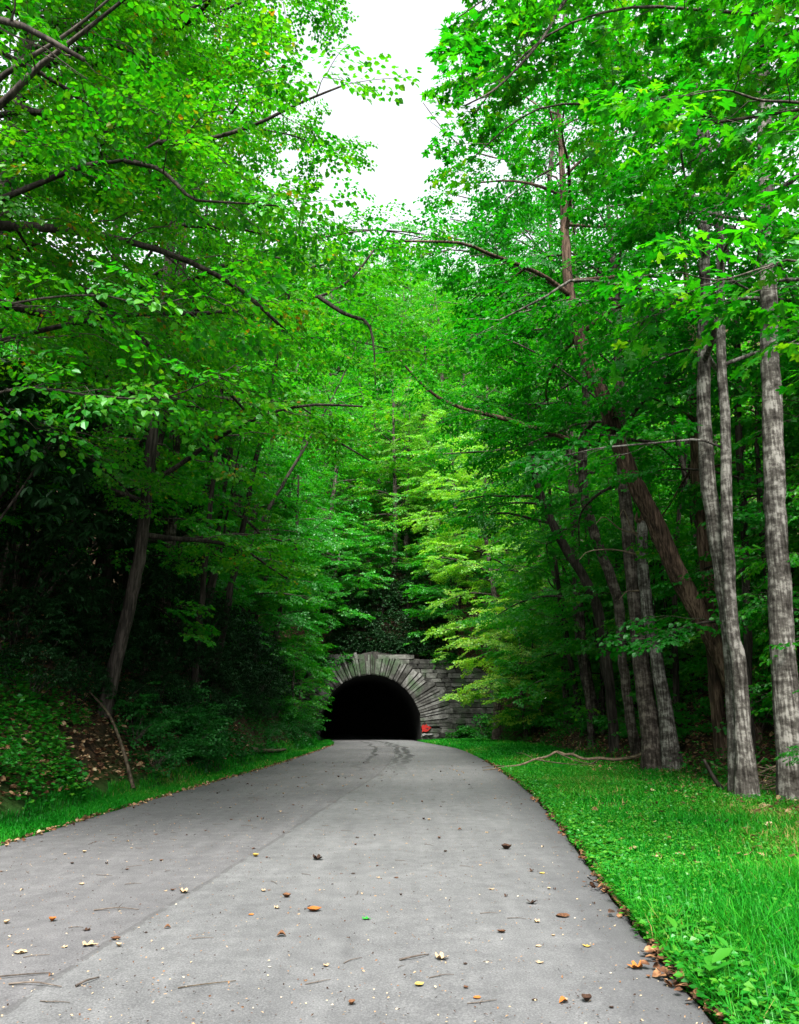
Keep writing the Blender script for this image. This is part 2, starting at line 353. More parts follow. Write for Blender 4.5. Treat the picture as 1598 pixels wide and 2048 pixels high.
def ground(x, y):
    x = np.asarray(x, float); y = np.asarray(y, float)
    dl = np.maximum(XL(y) - .85 - x, 0)
    bl = np.where(dl < 5.5, dl * 1.05, 5.775 + (dl - 5.5) * .55)
    sr = np.interp(y, [0, 20, 40, 52, 60, 64], [7.4, 7.5, 7.8, 7.6, 6.6, 6.2])
    dr = np.maximum(x - sr, 0)
    br = np.where(dr < 8, dr * .62, 4.96 + (dr - 8) * .5)
    z = zroad(y) + np.maximum(bl, br) + (wig(x, y) * .34 + wig(x * 2.1 + 1, y * 1.8) * .12) * np.clip(np.maximum(dl, dr) / 1.5, 0, 1)
    dxr = np.clip((x - XR(y)) / 3.0, 0, 1)
    z = z + .12 * dxr * (x > XR(y)) + wig(x * 1.7, y * 1.3) * .05 * dxr * (x > XR(y))
    hill = np.where(np.abs(x - TX) < 5, 4.95, 4.5) + 1.15 * np.minimum(np.maximum(y - TY - .6, 0), 4) + .82 * np.maximum(y - TY - 4.6, 0)
    side = np.maximum(y - TY - .4, 0) * 1.1
    ad = np.abs(x - TX)
    hz = np.where(ad < 9.3, hill, np.minimum(hill, side)) + wig(x * .4, y * .4) * 1.0 * np.clip((y - TY - 3) / 10, 0, 1)
    z = np.where(y > TY + .4, np.maximum(z, hz), z)
    return z
def gz(x, y): return float(ground(x, y))

def grid_mesh(name, xs, ys, zf, mat, tintf, keepf=None, dz=-.05):
    X, Y = np.meshgrid(xs, ys); Z = zf(X, Y) + dz
    V = np.stack([X, Y, Z], -1).reshape(-1, 3); ny, nx = X.shape
    i = (np.arange(ny - 1)[:, None] * nx + np.arange(nx - 1)[None, :]).ravel()
    F = np.stack([i, i + 1, i + nx + 1, i + nx], -1)
    if keepf is not None:
        c = V[F].mean(1); F = F[keepf(c[:, 0], c[:, 1])]
    return mesh_np(name, V, [F], mat, {'tint': tintf(V[:, 0], V[:, 1])}, True)

def soil_tint(x, y):          # 1 = mossy / grassy earth, 0 = brown litter
    g = np.clip((x - XR(y)) / .35, 0, 1) * np.clip((8.0 - x) / 1.2, 0, 1)
    l = np.clip((XL(y) - .05 - x) / .2, 0, 1) * np.clip((x - XL(y) + 1.6) / .6, 0, 1)
    l2 = np.clip((17 - y) / 2, 0, 1) * np.clip((XL(y) - .8 - x), 0, 1) * .75
    return np.clip(np.maximum(np.maximum(g, l), l2) + wig(x * 2, y * 2) * .25, 0, 1)
xs = np.unique(np.concatenate([np.linspace(-60, -14, 24), np.linspace(-14, 14, 113), np.linspace(14, 60, 24)]))
link('forest_ground', grid_mesh('forest_ground', xs, np.concatenate([np.linspace(-40, 4, 23)[:-1], np.linspace(4, 62.4, 234)]), ground, M['soil'], soil_tint))['kind'] = 'structure'
link('hillside', grid_mesh('hillside', np.linspace(-90, 90, 121), np.concatenate([[62.45], np.linspace(62.9, 190, 90)]), ground, M['soil'], lambda x, y: x * 0,
     None))['kind'] = 'structure'

# road sheet
ys = np.concatenate([np.linspace(-14, 4, 20)[:-1], np.linspace(4, 30, 131)[:-1], np.linspace(30, 62, 65)[:-1], np.linspace(62, 112, 26)])
rng0 = np.random.default_rng(5)
f = np.concatenate([[0, .004, .012], np.linspace(.02, .98, 41), [.988, .996, 1]])
XLc = XL(ys) + rng0.normal(0, .025, len(ys)); XRc = XR(ys) + rng0.normal(0, .02, len(ys))
X = XLc[:, None] + (XRc - XLc)[:, None] * f[None, :]; Y = np.repeat(ys[:, None], len(f), 1)
Z = np.repeat(zroad(ys)[:, None], len(f), 1) - .05 * (np.minimum(f, 1 - f) < .003)[None, :]
# slight crown and a gentle lip at the joint
Z = Z + .03 * (1 - ((f - .5) * 2) ** 2)[None, :] * np.clip((62 - Y) / 10, 0, 1)
V = np.stack([X, Y, Z], -1).reshape(-1, 3)
i = (np.arange(len(ys) - 1)[:, None] * len(f) + np.arange(len(f) - 1)[None, :]).ravel()
me = mesh_np('road', V, [np.stack([i, i + 1, i + len(f) + 1, i + len(f)], -1)], M['road'],
             {'across': (X - XS(Y)).ravel(), 'edge': (XRc[:, None] - X).ravel()}, True)
link('road', me)['kind'] = 'structure'
def road_z(x, y):
    fr = np.clip((x - XL(y)) / (XR(y) - XL(y)), 0, 1)
    return float(zroad(y) + .03 * (1 - ((fr - .5) * 2) ** 2))
# ---------------------------------------------------------------- tunnel portal
rng = np.random.default_rng(11)
portal = tag(empty('tunnel_portal', (TX, TY, -.25)), 'old grey stone tunnel portal with dark round arched mouth at the end of the road', 'tunnel')
RI, SPR = 3.95, 1.05          # arch radius, springing height above the road
FZ = .0
WX0, WX1 = -9.2, 9.7
def wall_top(dx):
    if -4.5 < dx < 3.2: return 6.72
    if dx >= 3.2: return np.interp(dx, [3.2, 4.4, 7.5, 9.7], [6.35, 6.3, 5.9, 5.2])
    return np.interp(dx, [-9.2, -6, -4.5], [5.4, 6.1, 6.35])
# mortar core with the arched hole
ang = np.linspace(0, PI, 41)
inner = [(RI + .04, -.3)] + [((RI + .04) * math.cos(a), SPR + (RI + .04) * math.sin(a)) for a in ang] + [(-RI - .04, -.3)]
outer = []
for (ix, iz) in inner:
    if iz < 0: outer.append((WX1 if ix > 0 else WX0, -.3)); continue
    dx, dz = ix, iz - SPR
    t = 60
    if dx > 1e-6: t = min(t, (WX1) / dx)
    if dx < -1e-6: t = min(t, (WX0) / dx)
    for tt in np.linspace(1, t, 400):
        if SPR + dz * tt > wall_top(dx * tt) - .12: t = tt; break
    outer.append((dx * t, SPR + dz * t))
n = len(inner)
V = [(x, .16, z) for x, z in inner] + [(x, .16, z) for x, z in outer] + [(x, 1.1, z) for x, z in inner] + [(x, 1.1, z) for x, z in outer]
i = np.arange(n - 1)
F = np.concatenate([np.stack([i, i + 1, n + i + 1, n + i], -1), np.stack([2 * n + i, 3 * n + i, 3 * n + i + 1, 2 * n + i + 1], -1),
                    np.stack([i, 2 * n + i, 2 * n + i + 1, i + 1], -1), np.stack([n + i, n + i + 1, 3 * n + i + 1, 3 * n + i], -1)])
link('wall_core', mesh_np('wall_core', V, [F], M['mortar']), portal)
# lining
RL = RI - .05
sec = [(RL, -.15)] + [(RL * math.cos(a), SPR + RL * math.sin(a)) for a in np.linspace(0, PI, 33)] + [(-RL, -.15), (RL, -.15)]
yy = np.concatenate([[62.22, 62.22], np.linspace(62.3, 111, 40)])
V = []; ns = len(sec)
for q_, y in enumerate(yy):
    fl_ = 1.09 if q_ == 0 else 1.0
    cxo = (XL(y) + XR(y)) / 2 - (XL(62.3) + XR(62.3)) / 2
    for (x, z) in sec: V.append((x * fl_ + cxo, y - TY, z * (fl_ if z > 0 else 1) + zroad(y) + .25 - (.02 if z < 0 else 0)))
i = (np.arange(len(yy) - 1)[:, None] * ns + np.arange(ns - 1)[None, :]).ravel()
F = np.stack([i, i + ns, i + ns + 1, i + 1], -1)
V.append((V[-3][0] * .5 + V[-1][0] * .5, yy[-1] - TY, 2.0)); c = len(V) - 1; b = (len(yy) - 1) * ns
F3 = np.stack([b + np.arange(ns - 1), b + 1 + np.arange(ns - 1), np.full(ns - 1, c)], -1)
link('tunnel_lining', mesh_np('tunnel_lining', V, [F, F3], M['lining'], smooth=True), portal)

def chamfer_box(sx, sy, sz, ch, jit, rng, rough=.0):
    """24-vertex chamfered block centred at 0; the front face is -y"""
    V = []
    for X_ in (-1, 1):
        for Y_ in (-1, 1):
            for Z_ in (-1, 1):
                j = rng.normal(0, jit, 3)
                c = np.array([X_ * sx / 2, Y_ * sy / 2, Z_ * sz / 2]) + j * np.array([sx, sy * .5, sz])
                for ax in range(3):
                    k = c.copy()
                    for a2 in range(3):
                        if a2 != ax: k[a2] -= np.sign((X_, Y_, Z_)[a2]) * ch
                    V.append(k)
    V = np.array(V)
    def vi(x, y, z, ax): return ((x * 2 + y) * 2 + z) * 3 + ax
    Q = []; T = []
    for ax in range(3):
        for s in (0, 1):
            loop = [(0, 0), (1, 0), (1, 1), (0, 1)]
            q = []
            for (a, b) in loop:
                c = [0, 0, 0]; c[ax] = s; o = [k for k in range(3) if k != ax]; c[o[0]] = a; c[o[1]] = b
                q.append(vi(*c, ax))
            Q.append(q)
    for ax in range(3):
        o = [k for k in range(3) if k != ax]
        for a in (0, 1):
            for b in (0, 1):
                c0 = [0, 0, 0]; c0[o[0]] = a; c0[o[1]] = b; c1 = list(c0); c1[ax] = 1
                Q.append([vi(*c0, o[0]), vi(*c1, o[0]), vi(*c1, o[1]), vi(*c0, o[1])])
    for x in (0, 1):
        for y in (0, 1):
            for z in (0, 1):
                T.append([vi(x, y, z, 0), vi(x, y, z, 1), vi(x, y, z, 2)])
    return V, [np.array(Q), np.array(T)]
# rough-faced blocks: ten shared shapes, scaled per block
blocks = []
for k in range(10):
    V, P = chamfer_box(1, 1, 1, .07, .035, rng)
    me = mesh_np('stone', V, P, M['stone']); blocks.append(me)
vous_me = []
ring_out = {}
na = 34
th_edges = np.sort(np.linspace(0, PI, na + 1) + np.concatenate([[0], rng.normal(0, .012, na - 1), [0]]))
def r_out(th):
    base = np.interp(th, [0, .5, 1.1, PI / 2, 2.0, 2.7, PI], [6.3, 6.15, 5.65, 5.45, 5.5, 5.55, 5.5])
    return base
for k in range(na):
    a0, a1 = th_edges[k] + .009, th_edges[k + 1] - .009
    # each radial position is one long thin stone, or two shorter ones
    ro = r_out((a0 + a1) / 2) + rng.normal(0, .16)
    for sub in ((0, .5), (.5, 1)) if rng.random() < .55 else ((0, 1),):
        b0 = a0 + (a1 - a0) * sub[0] + (.004 if sub[0] else 0); b1 = a0 + (a1 - a0) * sub[1] - (.004 if sub[1] < 1 else 0)
        r1 = ro + rng.normal(0, .15); r0 = RI - .02 + abs(rng.normal(0, .03)); pr = -.10 - abs(rng.normal(0, .05))
        cm = np.array([math.cos((b0 + b1) / 2), 0, math.sin((b0 + b1) / 2)]) * (r0 + r1) / 2 + np.array([0, 0, SPR])
        V = []
        for (r, e) in ((r0, .02), (r0 + .1, 0), ((r0 + r1) / 2, 0), (r1, .03)):
            for a in (b0, b1):
                V.append((r * math.cos(a), pr + e * 2 + rng.normal(0, .012), SPR + r * math.sin(a)))
        for (r, e) in ((r0, 0), (r0 + .1, 0), ((r0 + r1) / 2, 0), (r1, 0)):
            for a in (b0, b1):
                V.append((r * math.cos(a), .5, SPR + r * math.sin(a)))
        Q = []
        for s in range(3):
            q = 2 * s
            Q += [[q, q + 2, q + 3, q + 1], [q, 8 + q, 8 + q + 2, q + 2], [q + 1, q + 3, 8 + q + 3, 8 + q + 1]]
        Q += [[0, 1, 9, 8], [6, 14, 15, 7]]
        link('arch_stone', mesh_np('arch_stone', np.array(V) - cm, [np.array(Q)], M['voussoir']), portal, cm)
# coursed rubble, jamb stones included
z = -.2
n_st = 0
def add_stone(x0, x1, z0, z1, pr, mat=None):
    global n_st
    o = link('stone', blocks[rng.integers(len(blocks))], portal, ((x0 + x1) / 2, .25 + pr, (z0 + z1) / 2))
    o.scale = (x1 - x0 - .03, .5, z1 - z0 - .03)
    o.rotation_euler = (0, rng.normal(0, .006), 0)
    n_st += 1
while z < 6.75:
    hgt = rng.uniform(.27, .46)
    if z + hgt > 6.6: hgt = 6.78 - z
    zc_ = z + hgt / 2
    for side in (-1, 1):
        if zc_ < SPR: inner_x = RI + .0
        else:
            d = zc_ - SPR
            thr = 5.35
            inner_x = math.sqrt(thr ** 2 - d ** 2) if d < thr else 0.0
        x = inner_x
        lim = WX1 if side > 0 else -WX0
        first = True
        while x < lim:
            L_ = rng.uniform(.45, 1.15) * (1.25 if hgt > .38 else 1)
            if zc_ < SPR and first: L_ = rng.uniform(1.3, 2.1)
            first = False
            x1 = min(x + L_, lim)
            if lim - x1 < .3: x1 = lim
            xm = side * (x + x1) / 2
            if zc_ + hgt * .4 < wall_top(xm) + .02 and x1 - x > .2:
                ga = gz(TX + xm, TY - .1) + .25
                if z + hgt > ga - .1:
                    add_stone(min(side * x, side * x1), max(side * x, side * x1), z, z + hgt, rng.normal(-.02, .03))
            x = x1
    z += hgt
# red spray paint over pale scrawl on the right jamb stones
def blob(name, pts, mat, y=-.075):
    c = np.mean(pts, 0)
    V = [(c[0], y, c[1])] + [(p[0], y, p[1]) for p in pts]
    n = len(pts); T = [[0, 1 + k, 1 + (k + 1) % n] for k in range(n)]
    V2 = V + [(v[0], .05, v[2]) for v in V]
    Q = [[1 + k, 1 + (k + 1) % n, n + 2 + (k + 1) % n, n + 2 + k] for k in range(n)]
    return link(name, mesh_np(name, V2, [np.array(T), np.array(Q)], mat), portal)
add = 0.25
gr = blob('graffiti', [(3.99, 1.12), (4.1, 1.2), (4.22, 1.14), (4.34, 1.24), (4.46, 1.1), (4.62, 1.06), (4.74, .98), (4.6, .86), (4.5, .74), (4.3, .66), (4.12, .7), (4.02, .64), (4.04, .84), (3.98, .95)], M['paint_red'], -.16)
gr['label'] = 'red spray paint patch on the jamb stones'
blob('graffiti', [(4.05, 1.3), (4.2, 1.42), (4.36, 1.3), (4.3, 1.26), (4.2, 1.34), (4.1, 1.26)], M['paint_black'], -.155)
blob('graffiti', [(4.02, .5), (4.2, .56), (4.42, .5), (4.7, .56), (4.9, .5), (4.72, .44), (4.5, .42), (4.3, .46), (4.1, .36), (4.04, .4)], M['paint_white'], -.155)
blob('graffiti', [(4.3, .9), (4.42, .96), (4.55, .92), (4.46, .86)], M['paint_black'], -.166)

# ---------------------------------------------------------------- leaves
def shape_oval():      # folded along the midrib, 4 triangles
    V = np.array([(0, 0, 0), (.3, .42, .07), (.68, .33, .03), (1, 0, -.12), (.68, -.33, .03), (.3, -.42, .07)])
    return V, [np.array([[0, 3, 2, 1], [0, 5, 4, 3]])]
def shape_rhomb():
    V = np.array([(0, 0, 0), (.45, .46, .07), (1, 0, -.1), (.45, -.46, .07)])
    return V, [np.array([[0, 2, 1], [0, 3, 2]])]
def shape_maple():
    o = [(0, 0), (-.04, .3), (.08, .55), (.27, .28), (.5, .62), (.66, .5), (.6, .2), (1, 0)]
    P = o + [(x, -y) for x, y in o[1:-1][::-1]]
    V = np.array([(.32, 0, .0)] + [(x, y * .9, -.10 * (x - .3) ** 2 - .22 * y * y + .03) for x, y in P]); n = len(P)
    return V, [np.array([[0, 1 + (k + 1) % n, 1 + k] for k in range(n)])]
def shape_long():
    V = np.array([(0, 0, 0), (.35, .14, .03), (.75, .12, -.05), (1, 0, -.2), (.75, -.12, -.05), (.35, -.14, .03)])
    return V, [np.array([[0, 3, 2, 1], [0, 5, 4, 3]])]
SHAPES = dict(oval=shape_oval(), rhomb=shape_rhomb(), maple=shape_maple(), long=shape_long())

def norm(a): return a / (np.linalg.norm(a, axis=-1, keepdims=True) + 1e-9)
def make_spray(rng, L=1.0, n_side=10, pitch=.055, wid_lf=.08, droop=.25, dens=1.0):
    """flat leafy twig, x outward: leaf base, dir, normal, size and the twig line"""
    xs_ = np.linspace(0, L, 6); zz = -droop * (xs_ / L) ** 2 * L * .6; yb = rng.normal(0, .03) * xs_
    main = np.stack([xs_, yb, zz], -1)
    B, D, S = [], [], []
    def along(p0, d, length, z0):
        n = max(2, int(length / pitch * dens))
        for k in range(n):
            s = (k + .6) / n * length; sd = 1 if k % 2 else -1
            p = p0 + d * s + np.array([0, 0, -.18 * s * s + rng.normal(0, .012)])
            an = rng.uniform(.55, 1.15) * sd
            dd = np.array([d[0] * math.cos(an) - d[1] * math.sin(an), d[0] * math.sin(an) + d[1] * math.cos(an), rng.normal(-.22, .22)])
            B.append(p); D.append(dd); S.append(rng.uniform(.65, 1.15))
        B.append(p0 + d * length + np.array([0, 0, -.18 * length ** 2])); D.append(d + np.array([0, 0, -.25])); S.append(1.0)
    twigs = []
    for k in range(n_side):
        t = (k + .5) / n_side; p = np.array([np.interp(t * L, xs_, main[:, i]) for i in range(3)])
        an = rng.uniform(.7, 1.0) * (1 if k % 2 else -1)
        d = np.array([math.cos(an), math.sin(an), rng.normal(-.05, .1)])
        ln = L * (.16 + .34 * math.sin(min(t * 1.15 + .25, 1) * PI)) * rng.uniform(.75, 1.2)
        along(p, d, ln, 0); twigs.append((p, p + d * ln))
    along(main[3], norm(main[5] - main[3]), L * .4, 0)
    B = np.array(B); D = norm(np.array(D)); S = np.array(S)
    Nn = np.array([0, 0, 1.0]) + rng.normal(0, .34, B.shape)
    Nn = norm(Nn - D * (Nn * D).sum(1)[:, None])
    return B, D, Nn, S, main, twigs
srng = np.random.default_rng(3)
SPR_FINE = [make_spray(srng, 1.0, 11, .060) for _ in range(7)]      # ~90 leaves
SPR_MID = [make_spray(srng, 1.0, 9, .085) for _ in range(7)]
SPR_COARSE = [make_spray(srng, 1.0, 7, .115) for _ in range(7)]
SPR_SPARSE = [make_spray(srng, 1.0, 6, .15, dens=.8) for _ in range(5)]

def rot_mats(yaw, pit, rol):
    cy_, sy_ = np.cos(yaw), np.sin(yaw); cp, sp = np.cos(pit), np.sin(pit); cr, sr_ = np.cos(rol), np.sin(rol)
    Rz = np.zeros((len(yaw), 3, 3)); Rz[:, 0, 0] = cy_; Rz[:, 0, 1] = -sy_; Rz[:, 1, 0] = sy_; Rz[:, 1, 1] = cy_; Rz[:, 2, 2] = 1
    Ry = np.zeros_like(Rz); Ry[:, 0, 0] = cp; Ry[:, 0, 2] = -sp; Ry[:, 2, 0] = sp; Ry[:, 2, 2] = cp; Ry[:, 1, 1] = 1
    Rx = np.zeros_like(Rz); Rx[:, 1, 1] = cr; Rx[:, 1, 2] = -sr_; Rx[:, 2, 1] = sr_; Rx[:, 2, 2] = cr; Rx[:, 0, 0] = 1
    return Rz @ Ry @ Rx

def leaf_arrays(sprays, lib, rng, leaf):
    """sprays rows: x y z yaw pitch roll scale tint -> all leaves in world space"""
    S = np.asarray(sprays, float); var = rng.integers(0, len(lib), len(S))
    out = []; tw = []
    for v in range(len(lib)):
        s = S[var == v]
        if not len(s): continue
        B, D, Nn, sz, main, twigs = lib[v]
        R = rot_mats(s[:, 3], s[:, 4], s[:, 5]); sc = s[:, 6]
        b = np.einsum('nij,kj->nki', R, B) * sc[:, None, None] + s[:, None, :3]
        d = np.einsum('nij,kj->nki', R, D); nn = np.einsum('nij,kj->nki', R, Nn)
        # leaves keep hanging: a little gravity on every blade
        d = d + np.array([0, 0, -.12])
        size = leaf * sz[None, :] * rng.uniform(.8, 1.2, (len(s), len(sz))) * np.ones((len(s), 1))
        tint = np.clip(s[:, 7][:, None] + rng.normal(0, .13, size.shape), 0, 1)
        out.append((b.reshape(-1, 3), norm(d.reshape(-1, 3)), norm(nn.reshape(-1, 3)), size.ravel(), tint.ravel()))
        m = np.einsum('nij,kj->nki', R, main) * sc[:, None, None] + s[:, None, :3]
        tw.append(m)
    return [np.concatenate([o[k] for o in out]) for k in range(5)], np.concatenate(tw)

def leaves_mesh(name, B, D, Nn, size, tint, shape, mat, width=1.0):
    T, faces = SHAPES[shape]; k = len(T)
    side = norm(np.cross(Nn, D)); Nn = np.cross(D, side)
    V = B[:, None, :] + size[:, None, None] * (T[None, :, 0, None] * D[:, None, :] + width * T[None, :, 1, None] * side[:, None, :] + T[None, :, 2, None] * Nn[:, None, :])
    off = (np.arange(len(B)) * k)[:, None, None]
    polys = [(fc[None] + off).reshape(-1, fc.shape[1]) for fc in faces]
    return mesh_np(name, V.reshape(-1, 3), polys, mat, {'tint': np.repeat(tint, k)})

def twig_mesh_into(mb, lines, r=.006):
    """thin three-sided tapering twigs, all at once: lines (n,6,3)"""
    n, m = lines.shape[:2]
    T = np.gradient(lines, axis=1); T = norm(T)
    A = norm(np.cross(T, np.array([.2, .3, 1.0]))); Bv = np.cross(T, A)
    rr = (r * np.linspace(1, .35, m))[None, :, None, None]
    th = np.arange(3) * 2 * PI / 3
    V = lines[:, :, None, :] + rr * (np.cos(th)[None, None, :, None] * A[:, :, None, :] + np.sin(th)[None, None, :, None] * Bv[:, :, None, :])
    i = np.arange(n)[:, None, None] * m * 3 + np.arange(m - 1)[None, :, None] * 3; j = np.arange(3)[None, None, :]; j2 = (j + 1) % 3
    F = np.stack([i + j, i + j2, i + 3 + j2, i + 3 + j], -1).reshape(-1, 4)
    mb.add(V.reshape(-1, 3), [F])

def sky_gap_ok(P, rng, soft=.5):
    """the clearing over the road: nothing low over the carriageway, and an open slot between the crowns"""
    x, y, z = P[:, 0], P[:, 1], P[:, 2]
    j = rng.normal(0, soft, len(P))
    over = (y < 61) & (x > XL(y) - .2 + j * .5) & (x < XR(y) + .4 + j * .5) & (z < 5.0 + .05 * np.clip(y - 20, 0, 40))
    k = np.clip((z - 1.6) / np.maximum(y, 1), 0, 2)
    w = np.interp(k, [.66, .74, .85, 1.05, 1.4], [0, .025, .058, .058, .054])
    cx = np.interp(k, [.6, .9, 1.2], [.02, -.008, -.021])
    zc = y * .966 + z * .256
    slot = (np.abs(x - cx * zc + .03 * j) < w * zc * (1 + .15 * j)) & (k > .66)
    near = (x ** 2 + (y) ** 2 + (z - 1.6) ** 2) < 5.2 ** 2
    return ~(over | slot | near)

def leafy_limb(rng, pts, r0, out, sec_gap=.55, sec_len=1.3, spray_sc=1.0, start=.25, tint=.5, droop=.0, sec_pitch=0.0):
    """secondaries and sprays along a limb polyline; out = dict(limbs, sprays)"""
    pts = np.asarray(pts, float); seg = np.linalg.norm(np.diff(pts, axis=0), axis=1); tot = seg.sum(); cum = np.concatenate([[0], np.cumsum(seg)])
    s = tot * start; sd = 1 if rng.random() < .5 else -1
    while s < tot:
        p = np.array([np.interp(s, cum, pts[:, k]) for k in range(3)])
        q = np.array([np.interp(min(s + .2, tot), cum, pts[:, k]) for k in range(3)]); q0 = np.array([np.interp(max(s - .2, 0), cum, pts[:, k]) for k in range(3)])
        d = q - q0; yaw = math.atan2(d[1], d[0]) + sd * rng.uniform(.5, 1.1)
        ln = sec_len * (.35 + .8 * (1 - s / tot)) * rng.uniform(.7, 1.2)
        pit = sec_pitch + rng.normal(.05, .16)
        m = 5; t = np.linspace(0, 1, m)
        line = p + np.stack([np.cos(yaw) * t * ln * math.cos(pit), np.sin(yaw) * t * ln * math.cos(pit), t * ln * math.sin(pit) - .14 * ln * t * t], -1)
        line[1:] += rng.normal(0, .03 * ln, (m - 1, 3))
        out['secs'].append((line, max(.008, r0 * .3 * (1 - .6 * s / tot))))
        nsp = max(1, int(ln / .42)); s2 = -1
        for k in range(nsp):
            tt = (k + .7) / nsp; pp = np.array([np.interp(tt, t, line[:, i]) for i in range(3)]); s2 = -s2
            out['sprays'].append((*pp, yaw + s2 * rng.uniform(.3, .9), rng.normal(-.08 - droop, .2), rng.normal(0, .3), spray_sc * rng.uniform(.65, 1.1), tint + rng.normal(0, .07)))
        out['sprays'].append((*line[-1], yaw + rng.normal(0, .3), rng.normal(-.15 - droop, .2), rng.normal(0, .25), spray_sc * rng.uniform(.7, 1.1), tint + rng.normal(0, .07)))
        s += sec_gap * rng.uniform(.7, 1.3); sd = -sd
    d = pts[-1] - pts[-2]
    out['sprays'].append((*pts[-1], math.atan2(d[1], d[0]), rng.normal(-.1, .15), 0, spray_sc, tint))

def grow(rng, trunk, zlow, ztop, n_limb, length, az=None, azs=PI, prof='forest', tint=.5, spray_sc=1.0, sec_gap=.55, sec_len=1.3, pitch=(.15, .8)):
    """limbs up a trunk polyline (N,4 with radius); returns dict(limbs, secs, sprays)"""
    out = dict(limbs=[], secs=[], sprays=[])
    tr = np.asarray(trunk, float); zs = tr[:, 2]
    ga = rng.uniform(0, 6.28)
    for k in range(n_limb):
        h = (k + rng.uniform(.1, .9)) / n_limb; z = zlow + (ztop - zlow) * h
        p = np.array([np.interp(z, zs, tr[:, 0]), np.interp(z, zs, tr[:, 1]), z]); r = np.interp(z, zs, tr[:, 3])
        a = (az + rng.uniform(-azs, azs)) if az is not None else ga + k * 2.4
        if prof == 'forest': L_ = length * (1.0 - .6 * h ** 1.6) * rng.uniform(.65, 1.15)
        elif prof == 'layer': L_ = length * (.75 + .45 * math.sin(h * PI)) * (1 - .55 * h ** 2) * rng.uniform(.7, 1.15)
        else: L_ = length * (1 - .75 * h) * rng.uniform(.8, 1.1)
        pi0 = np.interp(h, [0, 1], pitch) + rng.normal(0, .12)
        m = 7; pts = [p]; yaw = a; pt = pi0
        for s in range(m - 1):
            pts.append(pts[-1] + L_ / (m - 1) * np.array([math.cos(yaw) * math.cos(pt), math.sin(yaw) * math.cos(pt), math.sin(pt)]))
            yaw += rng.normal(0, .16); pt += -.09 * (1.2 - h) + rng.normal(0, .07)
        pts = np.array(pts); lr = min(r * .5, .014 * L_ + .01)
        out['limbs'].append((pts, lr))
        leafy_limb(rng, pts, lr, out, sec_gap, sec_len * min(1.2, L_ / 3), spray_sc, .22, tint)
    return out

def trim(out, rng, origin=(0, 0, 0), soft=.5):
    """cut back everything that would stand in the clearing"""
    o = np.asarray(origin, float)
    S = np.asarray(out['sprays']); tip = S[:, :3] + o + np.stack([np.cos(S[:, 3]), np.sin(S[:, 3]), -.1 + 0 * S[:, 3]], -1) * S[:, 6:7] * .5
    jj = np.random.default_rng(int(rng.integers(1 << 30)))
    ok = sky_gap_ok(tip, jj, soft) & (tip[:, 2] > ground(tip[:, 0], tip[:, 1]) + .15)
    out['sprays'] = S[ok]
    secs = []
    for (l, r) in out['secs']:
        if sky_gap_ok(l[-1:] + o, jj, 0)[0] and sky_gap_ok(l[2:3] + o, jj, 0)[0]: secs.append((l, r))
    out['secs'] = secs
    lm = []
    for (l, r) in out['limbs']:
        ok = sky_gap_ok(l + o, jj, 0); n = int(np.argmin(ok)) if not ok.all() else len(l)
        if n >= 3: lm.append((l[:n], r))
        elif not len(lm): pass
    out['limbs'] = lm
    return out

def trunk_mesh(name, tr, rng, mat, seg=12, n=None, bump=.05, flare=True):
    tr = np.asarray(tr, float); n = n or max(10, int((tr[-1, 2] - tr[0, 2]) / .45))
    P = smooth_line(tr, n); R = P[:, 3].copy(); base = P[0, 2]
    if flare: R *= 1 + .28 * np.exp(-np.maximum(P[:, 2] - base - .3, 0) / .3)
    P3 = P[:, :3].copy(); P3[:, :2] += rng.normal(0, .012, (n, 2)) * np.minimum(1, np.arange(n) / 3)[:, None]
    V, polys = tube(P3, R, seg, rng, bump)
    return V, polys

LEAFLIB = dict(fine=SPR_FINE, mid=SPR_MID, coarse=SPR_COARSE, sparse=SPR_SPARSE)
def build_tree(name, label, trunk, out, rng, bark, leaf, leaf_size, shape, lib='mid', group=None, seg=12, limbs_apart=True, twigs=True, width=1.0, cat='tree', mb_twig=None, bump=.05, flare=True, loc=None):
    """Empty at the base > trunk, limb ..., crown ; everything is stored relative to the base"""
    tr = np.asarray(trunk, float)
    base = np.array([tr[0, 0], tr[0, 1], tr[0, 2]]) if loc is None else np.asarray(loc, float)
    root = tag(empty(name, base), label, cat, group)
    V, polys = trunk_mesh('trunk', tr, rng, bark, seg, bump=bump, flare=flare)
    mb = MB(); mb.add(V - base, polys)
    if not limbs_apart:
        for (l, r) in out['limbs']:
            V, polys = tube(smooth_line(l, 8), np.linspace(r, r * .3, 8), 5); mb.add(V - base, polys)
    link('trunk', mb.mesh('trunk', M[bark], True), root)
    if limbs_apart:
        for (l, r) in out['limbs']:
            n = max(8, len(l) * 2); V, polys = tube(smooth_line(l, n), np.linspace(r, r * .3, n), 6, rng, .04)
            mb = MB(); mb.add(V - base, polys); link('limb', mb.mesh('limb', M[bark], True), root)
    tw = MB()
    for (l, r) in out['secs']:
        V, polys = tube(l, np.linspace(r, r * .35, len(l)), 3 if not limbs_apart else 4, cap=False); tw.add(V - base, polys)
    if len(out['sprays']):
        (B, D, Nn, sz, ti), lines = leaf_arrays(out['sprays'], LEAFLIB[lib], rng, leaf_size)
        if twigs: twig_mesh_into(tw, lines - base)
        o = link('crown', leaves_mesh('crown', B - base, D, Nn, sz, ti, shape, M[leaf], width), root)
        o['kind'] = 'stuff'
    if tw.n:
        o = link('twigs', tw.mesh('twigs', M['twig'] if bark != 'bark_pale' else M[bark], False), root); o['kind'] = 'stuff'
    return root
